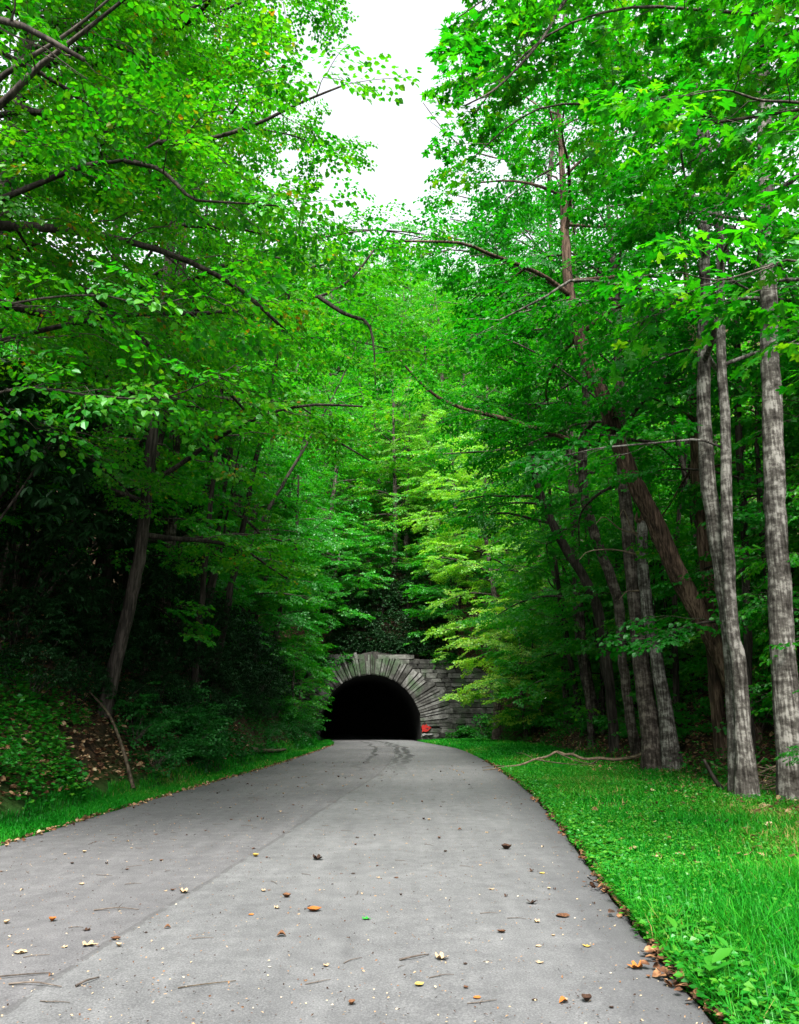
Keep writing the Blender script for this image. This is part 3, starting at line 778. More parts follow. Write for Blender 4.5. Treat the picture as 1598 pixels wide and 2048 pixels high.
def copy_tree(root, loc, rz, sc, label=None, group=None):
    c = root.copy(); COL.objects.link(c)
    c.location = loc; c.rotation_euler = (0, 0, rz); c.scale = (sc, sc, sc)
    if label: c['label'] = label
    if group: c['group'] = group
    for ch in list(root.children):
        d = ch.copy(); COL.objects.link(d); d.parent = c
    return c

# measured trunks and limbs: x, y, z (radius) in metres
TRUNKS = {
 'R1': [(7.04,14.50,0.16,0.293), (7.08,14.50,1.88,0.256), (7.20,14.50,3.72,0.237), (7.31,14.50,5.19,0.223), (7.44,14.50,6.73,0.219), (7.66,14.50,8.91,0.201), (7.89,14.50,11.26,0.182), (8.21,14.50,14.46,0.169), (8.54,14.50,18.00,0.160)],
 'R2a': [(6.37,15.00,0.07,0.229), (6.46,15.00,1.44,0.169), (6.51,15.00,2.54,0.158), (6.45,15.00,3.31,0.146), (6.54,15.00,4.80,0.134), (6.73,15.00,6.90,0.124), (6.92,15.00,9.75,0.108), (7.16,15.00,12.23,0.095)],
 'R2b': [(6.36,15.40,0.07,0.170), (6.49,15.40,1.90,0.156), (6.55,15.40,3.35,0.165), (6.53,15.40,4.67,0.183), (6.46,15.40,6.49,0.189), (6.62,15.40,8.77,0.169), (6.82,15.40,10.59,0.151), (7.05,15.40,12.78,0.133), (7.19,15.40,15.26,0.108)],
 'R3a': [(7.30,23.00,0.25,0.455), (7.16,23.00,2.05,0.349), (7.10,23.00,3.48,0.325), (7.04,23.00,5.73,0.273), (7.01,23.00,8.09,0.256), (7.03,23.00,10.57,0.223), (7.23,23.00,14.10,0.198)],
 'R3b': [(7.61,22.50,0.28,0.320), (7.52,22.50,2.04,0.256), (7.32,22.50,4.02,0.225), (7.23,22.50,5.49,0.214), (7.31,22.50,7.24,0.204)],
 'R4': [(8.89,20.50,1.50,0.322), (8.43,20.50,3.21,0.316), (7.76,20.50,4.74,0.335), (7.04,20.50,6.67,0.329), (6.39,20.50,8.40,0.308), (5.83,20.50,10.52,0.273), (5.36,20.50,12.09,0.249), (5.09,20.50,13.90,0.209)],
 'R5': [(8.05,30.00,0.27,0.186), (8.02,30.00,2.19,0.190), (7.90,30.00,4.44,0.213), (7.53,30.00,6.39,0.197), (6.46,30.00,8.40,0.180), (5.67,30.00,10.48,0.153), (5.42,30.00,12.20,0.124)],
 'R6': [(7.99,27.00,0.26,0.218), (7.80,27.00,1.80,0.221), (7.71,27.00,3.47,0.216), (7.70,27.00,5.55,0.238), (7.25,27.00,7.17,0.242), (6.79,27.00,9.03,0.228), (6.78,27.00,10.95,0.222), (7.05,27.00,13.14,0.189), (7.01,27.00,16.27,0.155)],
 'R8': [(8.83,36.00,1.43,0.271), (8.46,36.00,4.55,0.277), (8.39,36.00,6.87,0.247), (8.54,36.00,11.75,0.207)],
 'R9': [(8.47,21.00,0.74,0.183), (8.42,21.00,2.01,0.172), (8.51,21.00,4.67,0.185), (8.54,21.00,6.79,0.197), (8.59,21.00,9.02,0.180), (8.81,21.00,12.19,0.150)],
 'R10': [(8.28,19.00,0.82,0.106), (8.48,19.00,3.16,0.104), (8.72,19.00,5.65,0.095), (8.90,19.00,8.59,0.092), (9.22,19.00,11.93,0.082)],
 'R11': [(8.11,34.00,1.85,0.161), (7.97,34.00,8.84,0.158), (7.78,34.00,18.74,0.145), (7.66,34.00,27.17,0.141), (8.70,34.00,34.97,0.121), (9.19,34.00,40.05,0.097)],
 'L1': [(-7.28,19.50,1.77,0.221), (-7.01,19.50,3.32,0.207), (-6.79,19.50,4.84,0.198), (-6.67,19.50,6.42,0.189), (-6.66,19.50,8.49,0.188), (-6.68,19.50,11.43,0.181), (-6.63,19.50,13.62,0.164), (-6.59,19.50,15.75,0.146), (-6.55,19.50,18.90,0.114)],
 'L2': [(-8.77,23.00,2.76,0.190), (-8.87,23.00,5.73,0.174), (-9.23,23.00,9.73,0.174), (-9.51,23.00,14.10,0.157), (-9.69,23.00,18.89,0.130)],
 'L3': [(-8.00,40.00,4.12,0.230), (-8.51,40.00,8.78,0.224), (-9.02,40.00,15.74,0.206), (-9.21,40.00,21.76,0.185)],
 'L4': [(-9.01,30.00,6.19,0.137), (-8.74,30.00,7.99,0.129), (-8.04,30.00,9.96,0.132), (-7.18,30.00,11.99,0.134), (-6.46,30.00,13.97,0.105)],
 'L5': [(-8.82,42.00,8.02,0.179), (-8.34,42.00,11.70,0.183), (-7.90,42.00,14.34,0.171), (-7.36,42.00,17.06,0.145)],
 'L6': [(-7.92,26.00,3.24,0.183), (-7.97,26.00,8.93,0.193), (-8.28,26.00,16.77,0.189), (-8.35,26.00,19.80,0.174), (-8.53,26.00,23.47,0.140)],
 'L7': [(-7.63,45.00,3.31,0.171), (-7.26,45.00,5.57,0.159), (-6.86,45.00,8.48,0.132), (-6.20,45.00,11.49,0.120)],
}
LIMBS = {
 'Ba': ([(-6.53,9.50,8.41), (-5.66,9.40,8.68), (-4.74,9.30,9.04), (-4.28,9.20,9.12), (-3.83,9.10,9.09), (-3.33,9.00,9.33)], 0.078),
 'Bb': ([(-3.78,9.00,8.99), (-3.33,8.92,8.82), (-3.05,8.84,8.56), (-2.74,8.76,8.21), (-2.35,8.68,8.10), (-1.55,8.60,7.98)], 0.038),
 'Bc': ([(-3.34,9.00,9.30), (-2.95,8.92,9.22), (-2.45,8.84,9.26), (-1.90,8.76,9.41), (-1.35,8.68,9.66), (-0.74,8.60,9.88)], 0.042),
 'Bd': ([(-6.83,10.00,9.47), (-6.18,10.10,9.93), (-5.65,10.20,10.27), (-5.08,10.30,10.50), (-4.58,10.40,10.71), (-4.14,10.50,10.76)], 0.065),
 'Be': ([(-5.16,7.50,8.11), (-4.63,7.40,8.44), (-4.22,7.30,8.84), (-3.86,7.20,9.07), (-3.50,7.10,9.30), (-3.09,7.00,9.59)], 0.070),
 'Bf': ([(-4.95,7.20,8.26), (-4.53,7.16,8.59), (-4.20,7.12,8.83), (-3.92,7.08,9.00), (-3.59,7.04,9.27), (-3.31,7.00,9.55)], 0.056),
 'Bg': ([(-7.60,13.00,8.26), (-6.29,12.89,8.58), (-5.06,12.77,8.75), (-3.28,12.66,8.73), (-2.17,12.54,8.86), (-1.44,12.43,8.93), (-0.89,12.31,9.19), (-0.46,12.20,9.73)], 0.079),
 'Bh': ([(-1.45,12.40,8.90), (-0.97,12.30,8.50), (-0.56,12.20,8.28), (-0.44,12.10,7.70), (-0.41,12.00,7.00)], 0.041),
 'Bi': ([(-5.53,9.20,5.53), (-4.73,9.10,5.66), (-3.91,9.00,5.51), (-3.23,8.90,5.42), (-2.83,8.80,5.41), (-2.32,8.70,5.58), (-2.00,8.60,5.74)], 0.029),
 'Bj': ([(-5.70,9.00,6.56), (-4.76,8.88,6.78), (-3.82,8.76,6.78), (-3.12,8.64,6.57), (-2.47,8.52,6.64), (-2.12,8.40,6.43)], 0.026),
 'Ra': ([(6.46,24.00,10.26), (4.77,23.67,10.62), (3.26,23.33,10.96), (2.10,23.00,11.12), (1.29,22.67,11.34), (0.64,22.33,11.74), (0.02,22.00,12.35)], 0.140),
 'Rb': ([(6.36,14.00,9.32), (5.46,13.88,9.81), (4.53,13.76,9.94), (3.50,13.64,10.01), (2.96,13.52,9.62), (1.94,13.40,8.99)], 0.076),
 'Rc': ([(6.82,15.20,6.97), (6.24,15.04,7.14), (5.55,14.88,7.04), (4.47,14.72,6.89), (3.91,14.56,6.77), (2.97,14.40,6.50)], 0.047),
 'Rd': ([(7.97,14.50,12.30), (7.36,14.38,12.26), (6.87,14.25,12.19), (6.26,14.12,11.85), (5.76,14.00,11.57)], 0.071),
 'Re': ([(5.28,7.60,8.48), (4.63,7.40,8.47), (4.07,7.20,8.32), (3.59,7.00,8.27), (3.10,6.80,8.01)], 0.033),
 'Rf': ([(5.03,7.80,6.03), (4.50,7.65,6.54), (4.03,7.50,6.38), (3.44,7.35,6.13), (2.96,7.20,6.13)], 0.028),
 'Rg': ([(3.39,8.00,12.01), (2.17,7.92,10.56), (1.84,7.84,9.91), (1.49,7.76,9.37), (1.15,7.68,8.92), (0.78,7.60,8.62)], 0.037),
 'Rh': ([(6.68,26.00,21.15), (4.99,26.00,22.76), (3.51,26.00,23.18), (2.42,26.00,23.70), (1.63,26.00,24.66), (0.96,26.00,25.75)], 0.069),
}

# ---------------------------------------------------------------- trees beside the road
def hero_trunk(key, top, lean=(0, 0), rtop=.03):
    slim = dict(R3a=.74, R3b=.78, R1=.88, R2a=.86, R2b=.84, R6=.8, L1=.85, R11=.8, R4=.74).get(key, 1.0)
    P = [[p[0], p[1], p[2], p[3] * slim] for p in TRUNKS[key]]
    g = gz(P[0][0], P[0][1])
    if P[0][2] > g + .1:
        d = np.array(P[0]) - np.array(P[1]); k = (P[0][2] - g) / max(.3, P[1][2] - P[0][2])
        x, y = P[0][0] + np.clip(d[0] * k, -.5, .5), P[0][1]
        P.insert(0, [x, y, gz(x, y) - .15, P[0][3] * 1.1])
    else: P[0][2] = g - .15
    z, r = P[-1][2], P[-1][3]
    if top > z + .5:
        for k in (1, 2, 3):
            P.append([P[-1][0] + lean[0] * (top - z) / 3, P[-1][1] + lean[1] * (top - z) / 3, z + (top - z) * k / 3, r + (rtop - r) * k / 3])
    return P
LIMBS.update({
 'Rga': ([(4.4, 9.0, 11.6), (3.2, 8.9, 11.5), (2.2, 8.8, 11.0), (1.5, 8.7, 10.2), (1.0, 8.6, 9.4)], .035),
 'Rgb': ([(4.8, 9.6, 13.6), (3.4, 9.6, 13.6), (2.3, 9.5, 13.1), (1.5, 9.4, 12.4), (.9, 9.3, 11.8)], .04),
 'Rgc': ([(4.6, 10.4, 10.8), (3.4, 10.4, 11.2), (2.4, 10.3, 11.1), (1.7, 10.2, 10.6), (1.1, 10.1, 9.9)], .035),
 'Bk': ([(-8.0, 13.4, 13.0), (-5.8, 13.2, 15.0), (-3.8, 13.0, 16.0), (-2.5, 12.9, 16.5), (-1.6, 12.8, 16.6)], .06),
 'Bl': ([(-8.0, 13.4, 15.0), (-6.0, 13.9, 17.0), (-4.2, 14.3, 18.0), (-2.9, 14.6, 18.4), (-2.0, 14.9, 18.4)], .06),
 'Bm': ([(-8.0, 13.4, 11.4), (-5.9, 13.8, 13.2), (-4.0, 14.3, 14.2), (-2.6, 14.7, 14.4), (-1.5, 15.0, 14.2)], .055),
 'La': ([(-6.6, 19.5, 13.2), (-4.6, 19.4, 14.2), (-2.6, 19.2, 14.7), (-.8, 19.0, 14.9), (.7, 18.9, 14.7)], .07),
 'Lb': ([(-8.3, 26, 16.6), (-5.5, 25.8, 18.4), (-3.0, 25.6, 19.3), (-1, 25.4, 19.4), (.8, 25.3, 19.0)], .08),
 'Lc': ([(-6.66, 19.5, 10.6), (-4.8, 19.9, 11.6), (-3.0, 20.3, 12.2), (-1.4, 20.6, 12.3), (0, 20.8, 12.0)], .06),
 'Rx': ([(6.9, 27, 17.0), (4.9, 26.8, 18.6), (3.0, 26.6, 19.6), (1.5, 26.4, 19.8), (.3, 26.2, 19.5)], .08),
 'Ry': ([(7.0, 23, 14.2), (5.0, 22.9, 15.6), (3.2, 22.7, 16.4), (1.8, 22.5, 16.6), (.7, 22.4, 16.3)], .07),
 'Rz': ([(7.0, 23, 10.8), (5.4, 22.7, 12.2), (4.0, 22.4, 13.0), (2.7, 22.1, 13.3), (1.6, 21.9, 13.0)], .06),
})
HEROES = [
 # key, label, bark, leaf, leaf size, shape, top, (zlow, ztop, n, length), extra limbs, az bias, lib
 ('R1', 'thickest pale grey trunk, straight, standing at the edge of the verge on the right side', 'bark_pale', 'maple', .13, 'maple', 23, (9, 22, 16, 4.8), ('Rd',), 1.3, 'mid'),
 ('R2a', 'slender pale grey tree with a wavy trunk, beside the thick straight pale trunk', 'bark_pale', 'maple', .12, 'oval', 16, (8.5, 15.5, 9, 2.6), ('Rc',), None, 'mid'),
 ('R2b', 'mottled grey tree curving left behind the wavy slender pale trunk', 'bark_pale', 'maple', .12, 'oval', 20, (9, 19, 16, 4.2), ('Rb',), None, 'mid'),
 ('R3a', 'stout reddish grey trunk at the end of the fallen branch on the verge', 'bark_grey', 'maple', .13, 'rhomb', 20, (8.5, 19.5, 18, 5.2), ('Ry', 'Rz'), None, 'mid'),
 ('R4', 'strongly leaning dark trunk with loose reddish bark behind the broken grey snag', 'bark_red', 'maple', .13, 'rhomb', 23, (12, 22, 15, 6.2), ('Ra',), None, 'mid'),
 ('R5', 'thin dark tree standing nearest the tunnel on the grass verge, leaning over the road', 'bark_dark', 'far', .13, 'rhomb', 18, (8.0, 17.5, 15, 4.2), (), PI, 'mid'),
 ('R6', 'grey brown tree with a bent trunk between the thin dark tree and the stout trunk', 'bark_grey', 'maple', .13, 'rhomb', 24, (10, 23, 20, 6.2), ('Rx',), None, 'mid'),
 ('R8', 'brown tree at the foot of the bank behind the thin dark leaning tree', 'bark_grey', 'far', .13, 'rhomb', 19, (5, 18.5, 20, 4.2), (), None, 'mid'),
 ('R9', 'dark reddish upright tree seen just left of the curving mottled grey trunk', 'bark_red', 'maple', .12, 'rhomb', 17, (8, 16, 13, 3.6), (), None, 'mid'),
 ('R10', 'thin dark pole of a tree between the wavy pale trunk and the thickest trunk', 'bark_dark', 'maple', .12, 'oval', 15, (3.2, 14.5, 14, 2.8), (), None, 'mid'),
 ('R11', 'tallest grey tree with a sparse crown rising against the white sky', 'bark_grey', 'maple', .13, 'rhomb', 36, (12, 35.5, 36, 6.4), (), None, 'coarse'),
 ('L1', 'main dark trunk on the steep bank across the road, leaning a little towards it', 'bark_dark', 'beech', .12, 'rhomb', 27, (6, 26, 28, 6.4), ('La', 'Lc'), None, 'mid'),
 ('L2', 'dark straight trunk on the bank behind the main leaning trunk', 'bark_dark', 'beech', .13, 'rhomb', 26, (6, 25, 22, 5.6), (), None, 'mid'),
 ('L3', 'slim upright trunk on the bank, right of the two steeply leaning poles', 'bark_dark', 'far', .14, 'rhomb', 26, (5, 25, 22, 5.4), (), None, 'mid'),
 ('L4', 'thin steeply leaning pole of a tree on the dark bank, closer to the camera', 'bark_dark', 'far', .13, 'rhomb', 15, (8, 13.3, 8, 2.4), (), None, 'mid'),
 ('L5', 'thin leaning tree on the dark bank, further along than the other leaning pole', 'bark_dark', 'far', .14, 'rhomb', 20, (7, 19, 14, 3.8), (), None, 'mid'),
 ('L6', 'tall grey trunk high on the bank whose pale upper stem shows among the leaves', 'bark_grey', 'beech', .13, 'rhomb', 30, (9, 29, 26, 6.2), ('Lb',), None, 'mid'),
 ('L7', 'thinnest crooked sapling on the bank close to the tunnel', 'bark_dark', 'far', .14, 'rhomb', 17, (4, 16.5, 14, 3.2), (), None, 'mid'),
]
def limb_from(trunk, key):
    pts, r = LIMBS[key]; r *= .78; pts = np.array(pts, float); tr = np.asarray(trunk, float)
    z = min(pts[0, 2] - .25, tr[-1, 2] - .2); q = np.array([np.interp(z, tr[:, 2], tr[:, k]) for k in range(3)])
    if np.linalg.norm(q - pts[0]) > .15: pts = np.vstack([q, pts])
    return pts, r
for i_, (key, label, bark, leaf, ls, shp, top, (zl, zt, nl, ln), extra, az, lib) in enumerate(HEROES):
    rg = np.random.default_rng(100 + i_)
    tr = hero_trunk(key, top)
    HT = .62 if key in ('L1', 'L6') else .45  # higher tint puts a sky-lit yellow-green into these crowns' leaf colour
    out = grow(rg, tr, zl, zt, nl, ln, az=az, azs=2.2 if az is not None else PI, tint=HT)
    out = trim(out, rg)
    keep = [tuple(s) for s in out['sprays']]
    o2 = dict(limbs=[], secs=[], sprays=[])
    for k in extra:
        pts, r = limb_from(tr, k); o2['limbs'].append((pts, r)); leafy_limb(rg, pts, r, o2, .5, 1.3, 1.0, .35, .5)
    if o2['sprays']:
        ok = sky_gap_ok(np.array(o2['sprays'])[:, :3], np.random.default_rng(1), .1)
        keep += [s for s, f_ in zip(o2['sprays'], ok) if f_]
    if key == 'R11':
        pts, r = limb_from(tr, 'Rh'); o2['limbs'].append((pts, .05))
        for lp in ([(9.3, 34, 21.5), (7.2, 33.8, 24.0), (5.2, 33.5, 25.8), (3.6, 33.2, 26.6), (2.3, 33.0, 26.8)], [(9.2, 34, 25), (7.0, 33.8, 27.8), (5.2, 33.5, 29.4), (3.9, 33.3, 30.2), (2.8, 33.2, 30.4)], [(9.3, 34, 29), (7.2, 33.8, 32), (5.4, 33.6, 33.8), (4.2, 33.4, 34.6), (3.3, 33.2, 35)], [(8, 29.8, 17.5), (6, 29.6, 20.0), (4.4, 29.4, 21.6), (3.2, 29.3, 22.4), (2.2, 29.2, 22.6)]):
            o9 = dict(limbs=[], secs=[], sprays=[]); leafy_limb(rg, np.array(lp), .07, o9, .5, 1.7, 1.1, .15, .45)
            o2['limbs'].append((np.array(lp), .07)); o2['secs'] += o9['secs']; keep += [tuple(s) for s in o9['sprays']]
        for (a_, b_) in (((2.42, 26, 23.7), (2.9, 25.8, 25.0)), ((1.9, 26, 24.2), (1.2, 25.9, 24.9)), ((4.2, 26, 23.0), (4.1, 25.8, 24.6))):
            o2['secs'].append((np.linspace(a_, b_, 4) + rg.normal(0, .05, (4, 3)), .018))
    out['limbs'] += o2['limbs']; out['secs'] += o2['secs']; out['sprays'] = np.array(keep)
    build_tree('tree', label, tr, out, rg, bark, leaf, ls, shp, lib, seg=14 if key in ('R1', 'R2a', 'R2b', 'R3a', 'R4') else 9,
               twigs=tr[0][1] < 20.2, bump=.11 if bark == 'bark_red' else .05, loc=(tr[0][0], tr[0][1], gz(tr[0][0], tr[0][1])))

# snag with a broken top
rg = np.random.default_rng(77)
tr = hero_trunk('R3b', 7.2)
snag = tag(empty('dead_snag', (tr[0][0], tr[0][1], gz(tr[0][0], tr[0][1]))), 'broken topped pale grey snag with splintered stubs beside the stout reddish trunk', 'dead tree')
b0 = np.array(snag.location)
V, P = trunk_mesh('trunk', tr, rg, None, 12); mb = MB(); mb.add(V - b0, P); link('trunk', mb.mesh('trunk', M['bark_pale'], True), snag)
topp = np.array(tr[-1][:3])
for k in range(5):
    a = k * 1.3; d = np.array([math.cos(a) * .25, math.sin(a) * .25, rg.uniform(.25, 1.0)])
    V, P = tube([topp + d * .05 * 1 + np.array([math.cos(a), math.sin(a), 0]) * .1, topp + d * .2 + np.array([math.cos(a), math.sin(a), 0]) * .1, topp + d * rg.uniform(.4, .8)], [.08, .06, .015], 4)
    mb = MB(); mb.add(V - b0, P); link('splinter', mb.mesh('splinter', M['bark_red']), snag)
for (z, dx, dz, L_) in ((6.9, -.9, .35, 1.3), (6.6, -.5, .9, 1.1), (7.1, .5, .5, .9), (5.2, -.8, -.1, .8), (6.2, -1, .05, 1.7)):
    p = np.array([7.28, 22.5, z]); q = p + np.array([dx, -.2, dz]) * L_
    V, P = tube(smooth_line([p, (p + q) / 2 + rg.normal(0, .08, 3), q, q + np.array([dx * .3, 0, -.25])], 9), np.linspace(.03, .008, 9), 4)
    mb = MB(); mb.add(V - b0, P); link('dead_branch', mb.mesh('dead_branch', M['dead_wood']), snag)

# trees just outside the frame whose limbs reach in
def leaf_objects(rg, limb_obj, base, sprays, lib, size, me_leaf, limit):
    (B, D, Nn, sz, ti), lines = leaf_arrays(sprays, LEAFLIB[lib], rg, size)
    idx = rg.permutation(len(B))[:limit]
    for k in idx:
        x = Vector(D[k]); zz = Vector(Nn[k]); y = zz.cross(x).normalized(); zz = x.cross(y)
        m = Matrix((x, y, zz)).transposed().to_4x4()
        s = sz[k]
        m = Matrix.Translation(Vector(B[k] - base)) @ m @ Matrix.Diagonal((s, s, s, 1))
        o = bpy.data.objects.new('leaf', me_leaf[k % len(me_leaf)]); COL.objects.link(o); o.parent = limb_obj; o.matrix_local = m
    return lines, idx
def single_leaf_mesh(kind, mat, tints):
    T, F = SHAPES[kind]; out = []
    for t in tints: out.append(mesh_np('leaf', T, F, mat, {'tint': np.full(len(T), t)}))
    return out
ME_BEECH = single_leaf_mesh('oval', M['beech'], (.25, .4, .5, .6, .75)); ME_MAPLE = single_leaf_mesh('maple', M['maple'], (.3, .45, .6, .75, .9))
NEAR = [
 ('tree', 'dark beech leaning overhead with two thick black parallel limbs', (-7.6, 7.7), 'bark_dark', 'beech', .088, 'oval', 17, (8.8, 16.5, 13, 4.8), ('Be', 'Bf'), (), 8),
 ('tree', 'beech whose arching limbs carry the large bright leaves over the dark bushes', (-8.1, 9.9), 'bark_dark', 'beech', .086, 'oval', 20, (8.4, 19.5, 19, 6.2), ('Ba', 'Bb', 'Bc', 'Bd'), ('Bi', 'Bj'), 9),
 ('tree', 'beech on the bank with one long limb stretched level towards the road', (-8.6, 13.4), 'bark_dark', 'beech', .092, 'rhomb', 23, (7.2, 22.5, 24, 6.6), ('Bg', 'Bh', 'Bk', 'Bl', 'Bm'), (), 10),
 ('tree', 'maple with big yellow green star shaped leaves before the thickest pale trunk', (8.9, 9.2), 'bark_grey', 'maple', .125, 'maple', 18, (9.5, 15, 7, 4.6), ('Rg', 'Rga', 'Rgb', 'Rgc'), ('Re', 'Rf'), 11),
]
for (nm, label, (bx, by), bark, leaf, ls, shp, top, (zl, zt, nl, ln), extra, single, sd) in NEAR:
    rg = np.random.default_rng(sd)
    g = gz(bx, by); lean = .05 * (-1 if bx > 0 else 1)
    tr = [(bx, by, g - .15, .3), (bx + .3 * np.sign(-bx), by, g + 3, .25), (bx + .5 * np.sign(-bx), by, g + 8, .2), (bx + .6 * np.sign(-bx), by, top * .8, .12), (bx + .6 * np.sign(-bx), by, top, .03)]
    out = grow(rg, tr, zl, zt, nl, ln, az=0 if bx < 0 else PI, azs=1.7 if bx < 0 else 1.0, tint=.66 if bx < 0 else .55, pitch=(.1, .7), sec_gap=.5)  # left trees: raised tint carries the glow of skylight in the leaf colour
    out = trim(out, rg, soft=.6)
    S0 = out['sprays']; out['sprays'] = S0[(S0[:, 0] ** 2 + S0[:, 1] ** 2 + (S0[:, 2] - 1.6) ** 2) > ((12.0 if by < 9 else 11.2) ** 2 if bx < 0 else 9.5 ** 2)]
    if bx > 0: S0 = out['sprays']; out['sprays'] = S0[~((S0[:, 0] > 4.0) & (rg.random(len(S0)) < .92))]
    o2 = dict(limbs=[], secs=[], sprays=[])
    for k in extra:
        if k in ('Bb', 'Bc', 'Bh'): pts, r = np.array(LIMBS[k][0]), LIMBS[k][1]
        else: pts, r = limb_from(tr, k)
        o2['limbs'].append((pts, r)); leafy_limb(rg, pts, r, o2, .45 if k not in ('Be', 'Bf') else .7, 1.25, .95, .12 if k not in ('Be', 'Bf') else .35, .6)
    if bx > 0:
        ar = np.array(o2['sprays']); tp = ar[:, :3] + np.stack([np.cos(ar[:, 3]), np.sin(ar[:, 3]), 0 * ar[:, 3]], -1) * .6
        okk = sky_gap_ok(tp, np.random.default_rng(2), .0); o2['sprays'] = [s for s, f_ in zip(o2['sprays'], okk) if f_]
    S2 = [s for s in o2['sprays'] if (s[0] ** 2 + s[1] ** 2 + (s[2] - 1.6) ** 2) > 5.8 ** 2]
    out['limbs'] += o2['limbs']; out['secs'] += o2['secs']; out['sprays'] = np.array([tuple(s) for s in out['sprays']] + S2)
    base = np.array([bx, by, g])
    nb = NEARROOT = build_tree(nm, label, tr, out, rg, bark, leaf, ls, shp, 'mid' if shp == 'maple' else 'fine', seg=12, loc=base)
    rest = []
    for q, k in enumerate(single):
        pts, r = limb_from(tr, k); o3 = dict(limbs=[], secs=[], sprays=[])
        leafy_limb(rg, pts, r, o3, .36, 1.25, .95, .30, .62, droop=.05)
        mb = MB(); V, P = tube(smooth_line(pts, 18), np.linspace(r, r * .25, 18), 6, rg, .04); mb.add(V - base, P)
        for (l, r2) in o3['secs']:
            V, P = tube(l, np.linspace(r2, r2 * .4, len(l)), 4, cap=False); mb.add(V - base, P)
        near_sp = o3['sprays']
        (B, D, Nn, sz, ti), lines = leaf_arrays(near_sp, LEAFLIB['coarse'], np.random.default_rng(sd + q), ls * 1.2)
        twig_mesh_into(mb, lines - base, .004)
        lo = link('limb', mb.mesh('limb', M[bark], True), nb)
        leaf_objects(np.random.default_rng(sd + q), lo, base, near_sp, 'coarse', ls * 1.2, ME_BEECH if leaf == 'beech' else ME_MAPLE, 150)
        # the remaining leaves of the same limb stay one loose mass
        idx = np.random.default_rng(sd + q); 
        _ = leaf_arrays(near_sp, LEAFLIB['coarse'], idx, ls * 1.2)
        rest_i = idx.permutation(len(B))[150:]
        if len(rest_i): rest.append((B[rest_i], D[rest_i], Nn[rest_i], sz[rest_i], np.clip(ti[rest_i], 0, 1)))
    if rest:
        B, D, Nn, sz, ti = [np.concatenate([r_[k] for r_ in rest]) for k in range(5)]
        o = link('leaves', leaves_mesh('leaves', B - base, D, Nn, sz, ti, shp, M[leaf]), nb); o['kind'] = 'stuff'

# trees that flank the tunnel and overhang its parapet
FLANK = [
 ('layered green tree on the bank with boughs hanging down beside the arch', (-9.6, 56.5), 20, (2.2, 19, 26, 5.6), 'far', None, .45),
 ('broad bushy tree on the bank one step nearer than the one beside the arch', (-9.8, 49), 17, (2.0, 16.5, 24, 5.2), 'far', None, .40),
 ('mid green layered tree on the bank halfway along the road', (-8.6, 42), 13, (1.6, 12.5, 20, 4.4), 'far', None, .42),
 ('small fresh green tree at the bank foot touching the tunnel jamb', (-7.3, 59.3), 7, (.4, 6.8, 16, 2.3), 'far', None, .6),
 ('low leafy sapling on the bank short of the tunnel jamb', (-7.0, 53.5), 5.5, (.3, 5.3, 14, 2.1), 'far', None, .5),
 ('tall pale yellow green tree standing in the open light right of the tunnel', (6.9, 57), 23, (6.5, 22.5, 38, 5.2), 'pale', None, .42),
 ('low spreading yellowish tree at the verge end with the palest leaves', (8.0, 50.5), 8.5, (.8, 8.2, 20, 3.9), 'pale', None, .62),
 ('green layered tree on the bank between the pale yellowish tree and the brown trunk', (9.3, 44), 14, (2, 13.5, 20, 4.2), 'far', None, .6),
 ('dark green tree whose boughs droop over the right wing of the stone wall', (4.2, 64.6), 9, (.6, 8.6, 16, 3.9), 'far', -PI / 2, .45),
 ('green tree whose boughs droop over the left end of the parapet', (-5.6, 64.8), 11, (1.2, 10.5, 16, 4.2), 'far', -PI / 2, .45),
 ('bright yellow green tree behind the right wing of the stone wall', (5.0, 67), 19, (4, 18.5, 30, 4.8), 'pale', None, .45),
 ('yellow green tree on the slope straight above the parapet', (.6, 71), 19, (5, 18.5, 22, 4.8), 'pale', None, .35),
]
for i_, (label, (bx, by), H, (zl, zt, nl, ln), leaf, az, tint) in enumerate(FLANK):
    rg = np.random.default_rng(300 + i_); g = gz(bx, by)
    tr = [(bx, by, g - .2, .012 * H + .05), (bx + rg.normal(0, .2), by, g + H * .35, .009 * H + .03), (bx + rg.normal(0, .4), by + rg.normal(0, .3), g + H * .7, .006 * H), (bx + rg.normal(0, .5), by, g + H, .02)]
    out = grow(rg, tr, g + zl, g + zt, nl, ln, az=az, azs=1.5 if az is not None else PI, prof='layer', tint=tint, sec_gap=.6, sec_len=1.7, pitch=(.0, .6), spray_sc=1.15)
    out = trim(out, rg, soft=.4)
    build_tree('tree', label, tr, out, rg, 'bark_grey', leaf, .15, 'rhomb', 'mid', seg=8, limbs_apart=True, twigs=False, loc=(bx, by, g))

# ---------------------------------------------------------------- the wood behind: a few kinds, copied
def proto(name, sd, H, zl, nl, ln, leaf, ls, lib, prof='forest', sec_gap=.8, sec_len=1.6, spray=1.2, bark='bark_grey', rr=.012, shape='rhomb', twigs=False, tint=.45, pitch=(.1, .8)):
    rg = np.random.default_rng(sd)
    tr = [(0, 0, -.3, rr * H + .03), (rg.normal(0, .15), rg.normal(0, .15), H * .35, rr * .75 * H + .02), (rg.normal(0, .35), rg.normal(0, .35), H * .7, rr * .5 * H), (rg.normal(0, .5), rg.normal(0, .5), H, .02)]
    out = grow(rg, tr, zl, H * .97, nl, ln, prof=prof, sec_gap=sec_gap, sec_len=sec_len, spray_sc=spray, tint=tint, pitch=pitch)
    return build_tree(name, None, tr, out, rg, bark, leaf, ls, shape, lib, seg=7, limbs_apart=False, twigs=twigs, loc=(0, 0, 0), flare=True)
CAN = [proto('tree', 500 + k, 19, 5.5, 24, 4.6, 'far', .17, 'coarse', tint=(.5, .68, .58)[k]) for k in range(3)]
